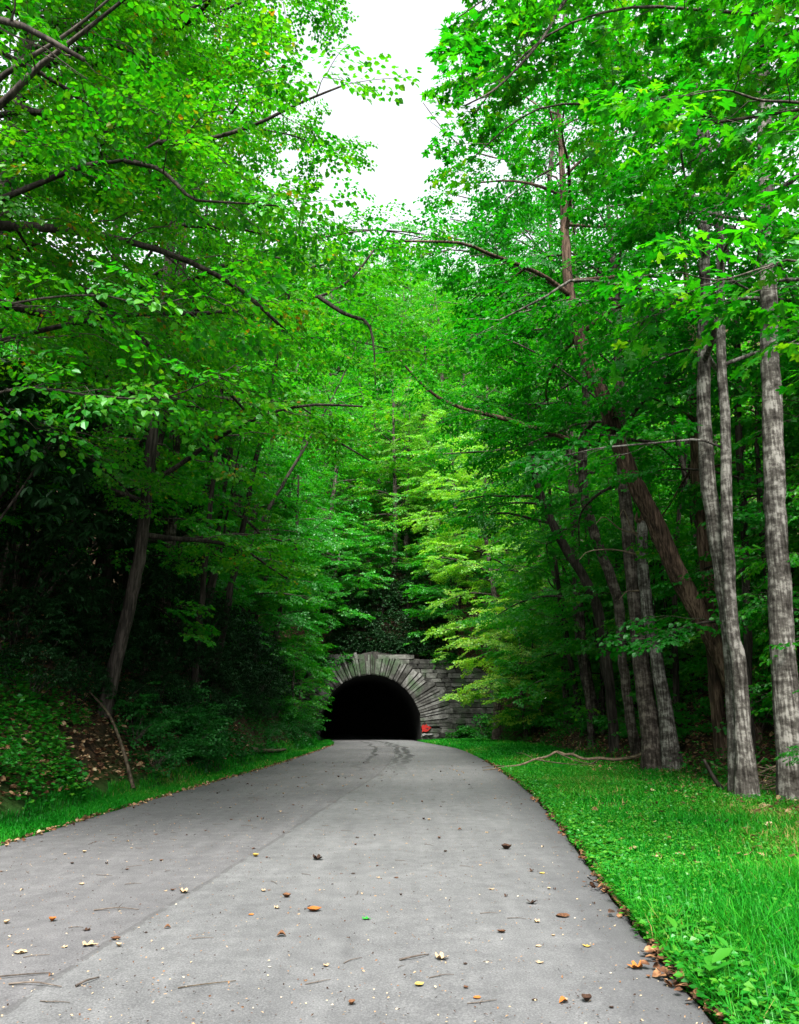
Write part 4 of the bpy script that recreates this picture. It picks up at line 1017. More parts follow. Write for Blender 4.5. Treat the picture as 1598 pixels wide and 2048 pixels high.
POL = [proto('pole_tree', 540 + k, (14, 17, 12)[k], (8, 10, 6.5)[k], 10, 2.6, 'far', .14, 'coarse', bark='bark_dark', rr=.0055, tint=.55) for k in range(3)]
UND = [proto('sapling', 520 + k, 7.5, .9, 17, 2.5, 'maple', .115, 'mid', 'layer', .6, 1.2, .95, 'bark_dark', .006, 'oval', True, (.55, .64, .72)[k], (.05, .6)) for k in range(3)]  # raised tints put a lit green into the sapling leaves
used = set()
def place(protos, x, y, sc, rz, label, group, k, cat='tree', dz=-.1):
    src = protos[k % len(protos)]; loc = (x, y, gz(x, y) + dz)
    if src.name not in used:
        used.add(src.name); src.location = loc; src.rotation_euler = (0, 0, rz); src.scale = (sc,) * 3
        tag(src, label, cat, group); return src
    c = copy_tree(src, loc, rz, sc, label, group); c['category'] = cat; return c
def along(lab, grp, x, y):
    if x > 0: w = 'abreast of the thickest pale trunk' if y < 23 else 'level with the fallen branch' if y < 33 else 'further on towards the wall'
    else: w = 'level with the leaning main trunk' if y < 23 else 'midway along the bank' if y < 36 else 'close to the tunnel'
    return lab + ', ' + w, grp + ', ' + w
def hill_words(x, y):
    h = 'low on' if y < 82 else 'halfway up' if y < 103 else 'high up'
    s = 'above the parapet' if abs(x + 1) < 9 else 'above the dark bank' if x < 0 else 'above the grass verge'
    return ('green tree %s the hill behind the tunnel, %s' % (h, s), 'trees %s the hill behind the tunnel, %s' % (h, s))
rg = np.random.default_rng(900); k = 0
# up the hill behind the portal
row = 0
for y in np.arange(68, 135, 7.0):
    row += 1
    for x in np.arange(-34, 36, 6.2) + (3.1 if row % 2 else 0):
        xx, yy_ = x + rg.normal(0, 1.1), y + rg.normal(0, 1.3)
        if abs(xx) > .62 * yy_ * .62 + 5: continue
        place(CAN, xx, yy_, rg.uniform(.95, 1.3) * (1.15 if yy_ > 84 else 1), rg.uniform(0, 6.28), *hill_words(xx, yy_), k); k += 1
for (xa, xb, ya, yb, dxy, lab, grp) in ((-32, -13.5, 15, 64, 7.2, 'green tree in the wood high on the steep bank across the road', 'trees high on the steep bank'), (13.0, 32, 16, 64, 6.6, 'green tree in the wood up the slope behind the pale trunks', 'trees up the slope behind the verge')):
    for y in np.arange(ya, yb, dxy):
        for x in np.arange(xa, xb, dxy):
            xx, yy_ = x + rg.normal(0, 1.2), y + rg.normal(0, 1.2)
            if abs(xx) > .62 * yy_ + 6 or (abs(xx) < 19 and yy_ < 42): continue
            place(CAN, xx, yy_, rg.uniform(.8, 1.15), rg.uniform(0, 6.28), lab, grp, k); k += 1
for q in range(46):
    x, y = rg.uniform(-13, 10), rg.uniform(64.5, 84)
    if -2.5 < x < 1.5 and y < 68: continue
    place(UND, x, y, rg.uniform(.8, 1.5), rg.uniform(0, 6.28), 'leafy green sapling %s above the tunnel parapet, %s' % (('low' if y < 73 else 'higher up'), ('on the side of the dark bank' if x < -4 else 'on the side of the verge' if x > 2 else 'over the keystone')), 'saplings above the parapet, %s, %s' % ('low' if y < 73 else 'higher up', 'bank side' if x < -4 else 'verge side' if x > 2 else 'middle'), k, 'sapling', -.05); k += 1
# saplings under the trees
for (n, xa, xb, ya, yb, lab, grp) in ((46, 8.9, 15, 14, 46, 'leafy green sapling behind the grass verge', 'saplings behind the verge'), (20, -13.5, -8.2, 15, 58, 'leafy green sapling growing on the steep dark bank', 'saplings on the dark bank'), (10, 8.0, 12, 38, 58, 'leafy sapling near the pale yellowish trees', 'saplings at the far end of the verge')):
    for q in range(n):
        x, y = rg.uniform(xa, xb), rg.uniform(ya, yb)
        if 0 < x < .47 * y and y < 26: continue        # the leaning trunk stands clear here
        place(UND, x, y, rg.uniform(.6, 1.45), rg.uniform(0, 6.28), *along(lab, grp, x, y), k, 'sapling', -.05); k += 1
place(UND, 7.0, 12.4, .32, 1.0, 'small broad leaved sapling in front of the foot of the thickest pale trunk', None, 0, 'sapling')

for (n, xa, xb, ya, yb, lab, grp) in ((22, -11, -6.6, 19, 50, 'slender dark stemmed tree on the steep bank', 'slender trees on the steep bank'), (16, 8.3, 13, 16, 44, 'slender dark stemmed tree behind the verge', 'slender trees behind the verge')):
    for q in range(n):
        x, y = rg.uniform(xa, xb), rg.uniform(ya, yb)
        o = place(POL, x, y, rg.uniform(.8, 1.3), rg.uniform(0, 6.28), *along(lab, grp, x, y), k, 'tree'); k += 1
        o.rotation_euler = (rg.normal(0, .07), rg.normal(.05 if x > 0 else .12, .10) * (-1 if x > 0 else 1), rg.uniform(-.5, .5))
# thin dead poles on the bank
for (p, q, r, label) in (((-9.1, 17.2), (-8.9, 17.2, 7.6), .05, 'thin bare grey pole standing on the dark bank beside the rhododendrons'),
                         ((-7.9, 14.0), (-7.4, 14.0, 3.6), .045, 'short leaning grey stub above the bright groundcover')):
    g = gz(*p); o = link('dead_pole', None) if False else None
    V, P = tube(smooth_line([(p[0], p[1], g - .1), ((p[0] + q[0]) / 2 + .05, p[1], (g + q[2]) / 2), q], 8), np.linspace(r, r * .6, 8), 6, rg, .06)
    mb = MB(); mb.add(V - np.array([p[0], p[1], g]), P)
    tag(link('dead_pole', mb.mesh('dead_pole', M['bark_grey'], True), None, (p[0], p[1], g)), label, 'dead tree')

# ---------------------------------------------------------------- rhododendrons on the dark bank
def rhodo(sd, H=3.2, R=1.9):
    rg = np.random.default_rng(sd); root = empty('rhododendron', (0, 0, 0)); B, D, Nn, S, T = [], [], [], [], []
    st = MB()
    for k in range(9):
        a = rg.uniform(0, 6.28); rr = R * rg.uniform(.3, .9)
        tip = np.array([math.cos(a) * rr, math.sin(a) * rr, H * rg.uniform(.5, .95)])
        pts = smooth_line([(rg.normal(0, .12), rg.normal(0, .12), -.1), tip * [.35, .35, .45] + rg.normal(0, .15, 3), tip], 7)
        V, P = tube(pts, np.linspace(.035, .01, 7), 5, cap=False); st.add(V, P)
    for k in range(420):
        u = norm(rg.normal(0, 1, 3)); u[2] = abs(u[2]) * 1.0 - .25; rad_ = rg.uniform(.55, 1.0) ** .6
        c = np.array([u[0] * R, u[1] * R, H * .48 + u[2] * H * .55]) * [rad_, rad_, 1] + rg.normal(0, .12, 3)
        if c[2] < .1: continue
        m = rg.integers(6, 10); a0 = rg.uniform(0, 6.28); tilt = rg.normal(0, .35, 2); t = np.clip(rg.normal(.45, .18), 0, 1)
        for j in range(m):
            a = a0 + j * 6.28 / m + rg.normal(0, .15)
            d = np.array([math.cos(a), math.sin(a), rg.uniform(-.75, .1) + tilt[0] * math.cos(a) + tilt[1] * math.sin(a)])
            B.append(c + d * .02); D.append(d); Nn.append((d[0] * .3 + rg.normal(0, .15), d[1] * .3 + rg.normal(0, .15), 1)); S.append(rg.uniform(.12, .2)); T.append(t)
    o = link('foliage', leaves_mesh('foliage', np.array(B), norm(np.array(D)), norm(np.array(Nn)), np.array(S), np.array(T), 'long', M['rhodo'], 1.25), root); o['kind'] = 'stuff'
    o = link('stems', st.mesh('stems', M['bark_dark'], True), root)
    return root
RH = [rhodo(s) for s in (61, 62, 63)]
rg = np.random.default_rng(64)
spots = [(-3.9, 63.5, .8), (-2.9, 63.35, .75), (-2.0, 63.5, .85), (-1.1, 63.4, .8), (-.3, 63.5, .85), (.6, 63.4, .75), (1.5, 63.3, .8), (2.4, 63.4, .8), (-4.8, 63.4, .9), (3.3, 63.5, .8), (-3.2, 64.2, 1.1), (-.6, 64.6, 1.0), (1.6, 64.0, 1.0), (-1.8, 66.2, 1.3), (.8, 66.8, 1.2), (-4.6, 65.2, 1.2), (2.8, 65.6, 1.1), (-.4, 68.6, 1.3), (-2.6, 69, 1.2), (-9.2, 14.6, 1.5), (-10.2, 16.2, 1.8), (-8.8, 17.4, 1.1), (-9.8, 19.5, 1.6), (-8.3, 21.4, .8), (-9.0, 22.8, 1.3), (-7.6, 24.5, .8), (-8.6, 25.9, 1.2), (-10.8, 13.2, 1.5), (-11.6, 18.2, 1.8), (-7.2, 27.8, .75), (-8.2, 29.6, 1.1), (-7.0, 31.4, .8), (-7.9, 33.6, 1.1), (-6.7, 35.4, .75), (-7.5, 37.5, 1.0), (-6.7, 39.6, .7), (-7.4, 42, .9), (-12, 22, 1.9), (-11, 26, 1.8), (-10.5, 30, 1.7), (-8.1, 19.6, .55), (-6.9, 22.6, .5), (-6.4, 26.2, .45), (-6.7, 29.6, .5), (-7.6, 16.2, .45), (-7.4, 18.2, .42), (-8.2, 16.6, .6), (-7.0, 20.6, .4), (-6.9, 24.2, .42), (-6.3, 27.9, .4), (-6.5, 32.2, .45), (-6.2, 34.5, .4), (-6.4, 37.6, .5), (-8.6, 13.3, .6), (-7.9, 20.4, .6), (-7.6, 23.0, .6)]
for k, (x, y, s) in enumerate(spots):  # bushes above the parapet are added, their dark leaves standing in for a shaded hollow
    place(RH, x, y, s * rg.uniform(.9, 1.1), rg.uniform(0, 6.28), *(('dark leathery bush added to darken the shaded hollow above the tunnel parapet', 'added bushes darkening the shaded hollow above the parapet') if y > 62 else along('low dark rhododendron at the foot of the bank', 'low rhododendrons at the foot of the bank', x, y) if s < .7 else along('tall dark leathery rhododendron on the steep bank', 'tall rhododendrons on the bank', x, y)), k, 'bush', -.2)

# low shrubs at the ends of the wall and along the verge
def low_shrub(sd, leaf, tint):
    rg = np.random.default_rng(sd); root = empty('shrub', (0, 0, 0)); out = dict(limbs=[], secs=[], sprays=[])
    st = MB()
    for k in range(12):
        a = rg.uniform(0, 6.28); L_ = rg.uniform(.7, 1.3); tip = np.array([math.cos(a) * L_ * .7, math.sin(a) * L_ * .7, L_ * rg.uniform(.5, 1)])
        pts = smooth_line([(0, 0, -.05), tip * [.4, .4, .6], tip], 6); V, P = tube(pts, np.linspace(.014, .005, 6), 3, cap=False); st.add(V, P)
        for q in range(4):
            p = pts[rg.integers(2, 6)]
            out['sprays'].append((*p, a + rg.normal(0, .8), rg.normal(.05, .3), rg.normal(0, .3), rg.uniform(.5, .9), tint + rg.normal(0, .06)))
    (B, D, Nn, sz, ti), lines = leaf_arrays(out['sprays'], SPR_COARSE, rg, .1)
    o = link('foliage', leaves_mesh('foliage', B, D, Nn, sz, ti, 'oval', M[leaf]), root); o['kind'] = 'stuff'
    link('stems', st.mesh('stems', M['twig']), root)
    return root
SHD = [low_shrub(74, 'dull', .6), low_shrub(75, 'dull', .8)]
SH = [low_shrub(71, 'herb', .5), low_shrub(72, 'far', .5), low_shrub(73, 'maple', .55)]
for k, (x, y, s) in enumerate([(-6.2, 62.9, 1.7), (-7.6, 62.8, 1.9), (-5.2, 63.1, 1.5), (-4.2, 62.95, 1.0), (3.4, 63.0, 1.2), (5.2, 62.9, 1.5), (-8.8, 62.6, 1.8)]):
    c_ = place(SH, x, y, s, rg.uniform(0, 6.28), 'leafy green shrub growing over the top edge of the stone wall', 'shrubs over the top of the stone wall', k, 'shrub', 0); c_.location.z = max(c_.location.z, 5.2)
for k, (x, y, s) in enumerate([(6.3, 60.4, 1.3), (7.6, 59.2, 1.6), (4.2, 61.2, .8), (8.7, 57, 1.4), (8.4, 53, 1.2), (5.3, 61.0, 1.0), (9.2, 47, 1.3), (8.8, 41, 1.2), (8.9, 35, 1.1), (9.0, 30.5, 1.0), (9.3, 26, 1.1), (8.6, 24, .8), (9.2, 20.5, 1.0), (9.8, 17.5, 1.1), (8.9, 28.5, .8)]):
    place(SH, x, y, s, rg.uniform(0, 6.28), 'small leafy green shrub along the foot of the brown slope behind the verge', 'shrubs along the foot of the slope', k, 'shrub', -.03)
for k, (x, y, s) in enumerate([(-6.6, 57.5, 1.1), (-6.4, 49, 1.0), (-6.0, 45, .9), (-6.9, 60.6, 1.2), (-6.2, 40, .8)]):
    place(SH, x, y, s, rg.uniform(0, 6.28), 'small fresh green shrub at the grassy foot of the bank near the tunnel', 'shrubs at the foot of the bank near the tunnel', k, 'shrub', -.03)

rg = np.random.default_rng(66)
for k in range(46):
    y = 10.5 + 38 * rg.random() ** 1.3; y = y + 8 if 13.2 < y < 19.5 else y; x = float(XL(y)) - rg.uniform(1.0, 2.6)
    lab = ('bright leafy green shrub on the near end of the dark bank', 'bright shrubs on the near end of the bank') if y < 16.5 else along('dull green shrub at the dark foot of the bank', 'dull shrubs along the foot of the bank', x, y)
    place([SH[0], SH[2]] if y < 16.5 else SHD, x, y, rg.uniform(.22, .42) if y < 16.5 else rg.uniform(.35, .8), rg.uniform(0, 6.28), *lab, k, 'shrub', -.05)
# ---------------------------------------------------------------- grass, herbs and litter (uncountable)
def in_front(x, y):                      # what the photo can show, with a margin for a step aside
    return (np.abs(x) < .56 * y + 2.2) & (y > 3.6)
def blades(name, rng, boxes, mat, hmul=1.0):
    Bs, Hs, Ws = [], [], []
    for (xf0, xf1, y0, y1, n, h, w) in boxes:
        y = rng.uniform(y0, y1, n); a, b = xf0(y), xf1(y); x = a + (b - a) * rng.random(n)
        cl = (wig(x * 2.6, y * 2.6) + wig(x * 1.1 + 3, y * 1.3)) * .5
        ok = in_front(x, y) & (rng.random(n) < np.clip(.72 + cl * .9, .12, 1) * np.where(x > 0, np.clip((8.3 - x) / 2.2, .12, 1), 1)); x, y, cl = x[ok], y[ok], cl[ok]
        edge = np.minimum(1, np.maximum((x - a[ok]), .02) / .25)
        Bs.append(np.stack([x, y, ground(x, y) - .05], -1)); Hs.append(h * (.55 + .6 * rng.random(len(x)) ** 2 + .55 * np.clip(cl, 0, 1)) * hmul + .05); Ws.append(np.full(len(x), w) * rng.uniform(.6, 1.3, len(x)))
    B = np.concatenate(Bs); H = np.concatenate(Hs); W = np.concatenate(Ws); n = len(B)
    a = rng.uniform(0, 2 * PI, n); lean = rng.uniform(.15, .95, n) * H
    d = np.stack([np.cos(a), np.sin(a), 0 * a], -1); s = np.stack([-np.sin(a), np.cos(a), 0 * a], -1)
    up = np.array([0, 0, 1.0])
    p1 = B + d * (lean * .25)[:, None] + up * (H * .6)[:, None]; p2 = B + d * lean[:, None] + up * (H * rng.uniform(.75, 1.0, n))[:, None]
    V = np.stack([B - s * W[:, None], B + s * W[:, None], p1 - s * W[:, None] * .8, p1 + s * W[:, None] * .8, p2], 1).reshape(-1, 3)
    o = np.arange(n)[:, None] * 5
    straw = np.exp(-((B[:, 0] - 5.3) ** 2 / 1.6 + (B[:, 1] - 13.6) ** 2 / 2.4)) + .8 * np.exp(-((B[:, 0] - 4.2) ** 2 / .5 + (B[:, 1] - 9.3) ** 2 / .8))
    tint = np.clip(.46 + .5 * wig(B[:, 0] * .8, B[:, 1] * .7) + rng.normal(0, .17, n) + straw * rng.uniform(0, .36, n), 0, 1)
    return mesh_np(name, V, [o + np.array([[0, 1, 3, 2]]), o + np.array([[2, 3, 4]])], mat, {'tint': np.repeat(tint, 5)})
rg = np.random.default_rng(41)
R_in = lambda y: XR(y) + .02
def R_out(y): return np.minimum(XR(y) + 6.6, np.interp(y, [0, 12, 20, 40, 62], [8.6, 8.0, 8.0, 8.2, 6.4]))
me = blades('verge_grass', rg, [(R_in, lambda y: XR(y) + 3.2, 3.8, 8.5, 56000, .19, .0048), (R_in, R_out, 8.5, 14, 38000, .13, .0075), (R_in, R_out, 14, 26, 34000, .14, .012), (R_in, R_out, 26, 61.5, 30000, .14, .022),
                               (R_in, lambda y: XR(y) + .8, 12, 61.5, 9000, .12, .012)], M['grass'])
link('verge_grass', me)['kind'] = 'stuff'
me = blades('roadside_grass', rg, [(lambda y: XL(y) - 1.15 - .3 * wig(y, y * 2), lambda y: XL(y) - .02, 7, 20, 26000, .11, .007), (lambda y: XL(y) - 1.25 - .3 * wig(y, y * 2), lambda y: XL(y) - .02, 20, 61.5, 30000, .12, .014), (lambda y: XL(y) - .4, lambda y: XL(y) + .05, 44, 61.8, 5000, .18, .014)], M['grass'], .85)
link('roadside_grass', me)['kind'] = 'stuff'

def herb_layer(name, rng, pts, size, hgt, mat, lv=(3, 6), tint=.5):
    """small broad leaves held flat over the ground on thin plants"""
    n = len(pts); m = rng.integers(lv[0], lv[1] + 1, n); i = np.repeat(np.arange(n), m); N_ = len(i)
    a = rng.uniform(0, 2 * PI, N_); r = rng.uniform(.0, .09, N_) * size / .05
    h = hgt * rng.uniform(.25, 1.0, N_)
    B = pts[i] + np.stack([np.cos(a) * r, np.sin(a) * r, h], -1)
    D = norm(np.stack([np.cos(a), np.sin(a), rng.normal(.05, .25, N_)], -1)); Nn = norm(np.array([0, 0, 1.0]) + rng.normal(0, .35, (N_, 3)))
    pt = np.clip(tint + rng.normal(0, .16, n), 0, 1)
    return leaves_mesh(name, B, D, Nn, size * rng.uniform(.6, 1.3, N_), np.clip(pt[i] + rng.normal(0, .08, N_), 0, 1), 'rhomb', mat)
def scatter(rng, n, xf0, xf1, y0, y1, dens=None):
    y = y0 + (y1 - y0) * rng.random(n) ** 1.25; a, b = xf0(y), xf1(y); x = a + (b - a) * rng.random(n); ok = in_front(x, y)
    if dens is not None: ok &= rng.random(n) < dens(x, y)
    x, y = x[ok], y[ok]; return np.stack([x, y, ground(x, y) - .03], -1)
pat = lambda x, y: np.clip(.5 + 1.2 * wig(x * 1.9 + 5, y * 1.7), .05, 1)
p = scatter(rg, 21000, R_in, R_out, 3.8, 24, pat)
link('verge_herbs', herb_layer('verge_herbs', rg, p, .036, .15, M['herb'], (3, 6), .62))['kind'] = 'stuff'
p = scatter(rg, 2600, R_in, lambda y: XR(y) + .45, 3.8, 24)
link('edge_weeds', herb_layer('edge_weeds', rg, p, .05, .17, M['herb'], (5, 8), .6))['kind'] = 'stuff'
p = scatter(rg, 9000, lambda y: XL(y) - 3.6, lambda y: XL(y) - .75, 7.5, 19.5, lambda x, y: np.clip(.26 + 1.5 * wig(x * 1.3, y * 1.2) + (13.6 - y) * .14, 0, 1))
link('bank_groundcover', herb_layer('bank_groundcover', rg, p, .088, .30, M['herb'], (4, 7), .45))['kind'] = 'stuff'
p = scatter(rg, 9000, lambda y: XL(y) - 4.8, lambda y: XL(y) - .9, 17.5, 60, lambda x, y: np.clip(.25 + np.clip((y - 21) * .05, -.2, .15) + 1.2 * wig(x * 1.1, y * .9), 0, .8))
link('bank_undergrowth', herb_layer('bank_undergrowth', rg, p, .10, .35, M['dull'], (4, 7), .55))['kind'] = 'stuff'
p = scatter(rg, 7000, lambda y: np.maximum(R_out(y) - .6, 7.0), lambda y: R_out(y) + 5, 12, 60, lambda x, y: np.clip(.25 + 1.1 * wig(x * 1.2 + 2, y), 0, .7))
link('slope_undergrowth', herb_layer('slope_undergrowth', rg, p, .10, .4, M['herb'], (3, 6), .35))['kind'] = 'stuff'
# dry leaves lying on the slopes
def litter(name, rng, pts, size, mat, lift=.03, flecks=False, tmax=1.0):
    n = len(pts); a = rng.uniform(0, 2 * PI, n)
    D = norm(np.stack([np.cos(a), np.sin(a), rng.normal(0, .25, n)], -1)); Nn = norm(np.array([0, 0, 1.0]) + rng.normal(0, .4, (n, 3)))
    B = pts + np.stack([0 * a, 0 * a, lift + rng.uniform(0, .02, n)], -1)
    t = np.where(rng.random(n) < .6, rng.uniform(.5, 1.15, n), rng.uniform(-.5, .3, n)) if flecks else rng.random(n) * tmax
    return leaves_mesh(name, B, D, Nn, size * rng.uniform(.5, 1.3, n), t, 'rhomb' if flecks else 'oval', mat, .6 if flecks else 1.1)
p = np.concatenate([scatter(rg, 9000, lambda y: np.maximum(R_out(y) - .4, 6.8), lambda y: R_out(y) + 6, 12, 50), scatter(rg, 7000, lambda y: XL(y) - 5, lambda y: XL(y) - 1.1, 11, 30), scatter(rg, 2200, lambda y: np.full_like(y, 5.4), R_out, 10, 26), scatter(rg, 500, R_in, R_out, 4, 20)]); p[:, 2] += .03
link('slope_leaf_litter', litter('slope_leaf_litter', rg, p, .11, M['dry']))['kind'] = 'stuff'
# brown drift of leaves along the right edge of the asphalt, thinner on the other side
n = 3200; y = 3.9 + 26 * rg.random(n) ** 1.5; cl = np.clip(.5 + wig(y * 3.1, y * 2.3) * 1.5, .1, 1.3)
x = XR(y) + .03 - np.abs(rg.normal(0, .07, n)) * cl + .06 * rg.random(n)
p = np.stack([x, y, zroad(y) + .0 * y], -1); p[:, 2] += rg.uniform(.0, .03, n)
link('edge_leaf_litter', litter('edge_leaf_litter', rg, p, .055, M['dry'], .012, tmax=.55))['kind'] = 'stuff'
n = 1300; y = 8 + 40 * rg.random(n) ** 1.3; x = XL(y) + np.abs(rg.normal(0, .09, n)) - .03
p = np.stack([x, y, zroad(y)], -1)
link('kerbside_leaf_litter', litter('kerbside_leaf_litter', rg, p, .06, M['dry'], .012))['kind'] = 'stuff'
# crumbs too small to count
n = 9500; y = 4.2 + 40 * rg.random(n) ** 1.6; x = XL(y) + (XR(y) - XL(y)) * rg.random(n); fr = (x - XL(y)) / (XR(y) - XL(y))
p = np.stack([x, y, zroad(y) + .03 * (1 - ((fr - .5) * 2) ** 2)], -1)
link('road_crumbs', litter('road_crumbs', rg, p, .018, M['dry'], .004, True))['kind'] = 'stuff'

# ---------------------------------------------------------------- fallen leaves, one by one
def curled(sd, kind, curl, lift):
    rg = np.random.default_rng(sd)
    if kind == 'oval':
        xs_ = np.linspace(0, 1, 6); w = np.array([.02, .28, .38, .36, .22, .02]); V = []
        for i, x in enumerate(xs_):
            z = curl * (x - .5) ** 2 * 1.6
            V += [(x - .5, -w[i], z + lift * w[i] + rg.normal(0, .02)), (x - .5, 0, z), (x - .5, w[i], z + lift * w[i] * 1.2 + rg.normal(0, .02))]
        Q = [[3 * i + j, 3 * i + j + 3, 3 * i + j + 4, 3 * i + j + 1] for i in range(5) for j in range(2)]
        V = np.array(V); V[:, 2] -= V[:, 2].min() - .015
        return V, [np.array(Q)]
    T, F = SHAPES['maple']; V = T.copy(); V[:, 0] -= .45; V[:, 2] = curl * (V[:, 0] ** 2 + V[:, 1] ** 2) * .8 + lift * np.abs(V[:, 1]) * .4 + rg.normal(0, .025, len(V)); V[:, 2] -= V[:, 2].min() - .015
    return V, F
def leaf_meshes(mat, specs, tints=(.2, .5, .8)):
    return [mesh_np('fallen_leaf', *curled(*s), mat, {'tint': np.full(len(curled(*s)[0]), tints[i % len(tints)])}, True) for i, s in enumerate(specs)]
SP = [(1, 'oval', .5, .5), (2, 'oval', .9, .9), (3, 'oval', .2, .3), (4, 'maple', .35, .3), (5, 'maple', .8, .6), (6, 'oval', -.5, .6)]
FL = {'dry': leaf_meshes(M['dry'], SP), 'pale': leaf_meshes(M['dry'], SP, (.95, 1.0)), 'dark': leaf_meshes(M['dry'], SP, (-.3, -.1)), 'brown': leaf_meshes(M['dry'], SP, (.2, .35)),
      'orange': leaf_meshes(M['orange_leaf'], SP), 'yellow': leaf_meshes(M['yellow_leaf'], SP), 'green': leaf_meshes(M['green_leaf'], SP)}
def drop(x, y, kind, var, size, rz, label, group=None, tilt=0, parent_n='fallen_leaf'):
    o = link(parent_n, FL[kind][var], None, (x, y, road_z(x, y) + .002))
    o.rotation_euler = (tilt, 0, rz); o.scale = (size * .72,) * 3
    return tag(o, label, 'leaf', group)
DIST = [
 (-2.19, 6.05, 'pale', 3, .15, .4, 'largest pale cream maple leaf lying flat in the road\'s left lane'),
 (-2.06, 6.19, 'brown', 0, .10, .2, 'tan leaf just behind the largest cream maple leaf'),
 (-1.98, 6.02, 'pale', 1, .075, 2.4, 'small cream curl beside the largest cream maple leaf'),
 (-2.75, 6.72, 'orange', 1, .10, 1.3, 'tan orange leaf standing half curled near the road\'s left side'),
 (-2.6, 5.87, 'pale', 2, .13, .1, 'long pale tan leaf lying level below the standing orange curl'),
 (-.26, 6.79, 'green', 3, .10, .3, 'only fresh green leaf lying in the middle of the road'),
 (-.71, 7.04, 'orange', 0, .17, .25, 'long orange brown leaf left of the green leaf'),
 (-1.01, 7.54, 'brown', 1, .11, .2, 'rust brown curl behind the long orange brown leaf'),
 (-1.21, 6.91, 'orange', 2, .07, .6, 'small rust leaf to the left of the long orange brown leaf'),
 (-.87, 6.28, 'brown', 5, .10, .1, 'curled chestnut leaf in front of the long orange brown leaf'),
 (1.54, 5.62, 'orange', 4, .14, 2.9, 'bright orange crumpled leaf near the dark right edge of the road'),
 (.77, 6.44, 'brown', 0, .10, 2.7, 'dark rust leaf folded on the right lane left of the edge drift'),
 (.29, 5.76, 'pale', 4, .13, .3, 'crumpled cream maple leaf beside the dark curved stick'),
 (.12, 5.23, 'yellow', 0, .09, .5, 'tan yellow leaf in front of the dark curved stick'),
 (1.16, 7.39, 'dark', 4, .13, 1.2, 'dark brown shrivelled leaf just beyond the long flat brown leaf'),
 (1.34, 6.94, 'brown', 2, .17, .05, 'long flat brown leaf in the right lane before the edge drift'),
 (1.49, 8.73, 'yellow', 2, .09, .2, 'single yellow leaf far up the right lane'),
 (1.34, 6.11, 'yellow', 3, .085, 1.2, 'pale yellow round leaf behind the bright orange leaf'),
 (-.91, 9.41, 'dark', 4, .19, .3, 'biggest dark crumpled leaf on the crown of the road'),
 (1.32, 10.22, 'dark', 1, .19, .1, 'black shrivelled leaf beyond the dark brown one in the right lane'),
 (.45, 5.03, 'orange', 2, .07, .4, 'small rust leaf at the bottom of the picture near the middle'),
 (1.08, 5.0, 'dark', 1, .11, .9, 'dark brown curl at the bottom near the road\'s right side'),
 (.94, 4.97, 'orange', 5, .08, .2, 'orange tan leaf touching the dark brown curl at the bottom'),
 (-1.97, 7.72, 'pale', 4, .13, .1, 'white shrivelled leaf lying on the lane joint'),
 (-1.66, 9.6, 'yellow', 1, .11, .6, 'ochre leaf on the lane joint beyond the white one'),
]
for (x, y, kd, v, s, rz, lab) in DIST: drop(x, y, kd, v, s, rz, lab)
rg = np.random.default_rng(51)
KINDS = [('pale', 'small pale dry leaf scattered on the grey road', 'pale dry leaves scattered on the road', .46), ('brown', 'small brown dry leaf scattered on the grey road', 'brown dry leaves scattered on the road', .28), ('dark', 'small blackish shrivelled leaf scattered on the grey road', 'blackish leaves scattered on the road', .26)]
for q in range(260):
    y = 4.9 + 24 * rg.random() ** 1.25; fx = rg.random(); fx = fx if rg.random() < .5 else fx ** 1.5
    x = XL(y) + (XR(y) - XL(y)) * (.02 + .96 * fx)
    if not bool(in_front(np.array(x), np.array(y))): continue
    u = rg.random(); kd = KINDS[0] if u < .46 else KINDS[1] if u < .74 else KINDS[2]
    drop(x, y, kd[0], rg.integers(6), rg.uniform(.032, .075) * (1 + y * .02), rg.uniform(0, 6.28), kd[1], kd[2])
# twigs
def stick(name, pts, r, mat, label, cat, group=None, kids=(), bump=.05):
    pts = np.array(pts, float); b = pts[0].copy()
    mb = MB(); n = max(6, len(pts) * 3); V, P = tube(smooth_line(pts, n) - b, np.linspace(r, r * .5, n), 6, np.random.default_rng(1), bump); mb.add(V, P)
    if not kids:
        return tag(link(name, mb.mesh(name, M[mat], True), None, b), label, cat, group)
    root = tag(empty(name, b), label, cat, group); link('main_stem', mb.mesh('main_stem', M[mat], True), root)
    for (kp, kr) in kids:
        kp = np.array(kp, float); mb = MB(); V, P = tube(smooth_line(kp, 9) - b, np.linspace(kr, kr * .4, 9), 5, np.random.default_rng(2), bump); mb.add(V, P)
        link('side_branch', mb.mesh('side_branch', M[mat], True), root)
    return root
def rz_(x, y, h=.008): return (x, y, road_z(x, y) + h)
stick('twig', [rz_(-2.62, 5.30), rz_(-2.4, 5.36, .015), rz_(-2.2, 5.43)], .006, 'twig', 'long straight dark twig at the lower left corner of the road', 'twig')
stick('twig', [rz_(-2.36, 5.22), rz_(-2.2, 5.21, .02), rz_(-2.02, 5.17)], .006, 'twig', 'dark twig over pale scraps, just below the long straight one', 'twig')
stick('twig', [rz_(.0, 5.72), rz_(.12, 5.77, .02), rz_(.2, 5.85)], .007, 'twig', 'dark curved stick beside the crumpled cream maple leaf', 'twig')
stick('twig', [rz_(-1.94, 5.18), rz_(-1.9, 5.24, .02), rz_(-1.86, 5.34)], .008, 'twig', 'short thick twig pointing up the road left of the joint', 'twig')
stick('twig', [rz_(-1.32, 5.15), rz_(-1.15, 5.22, .01), rz_(-1.0, 5.28)], .004, 'dead_wood', 'thin pale straight twig in the middle of the road', 'twig')
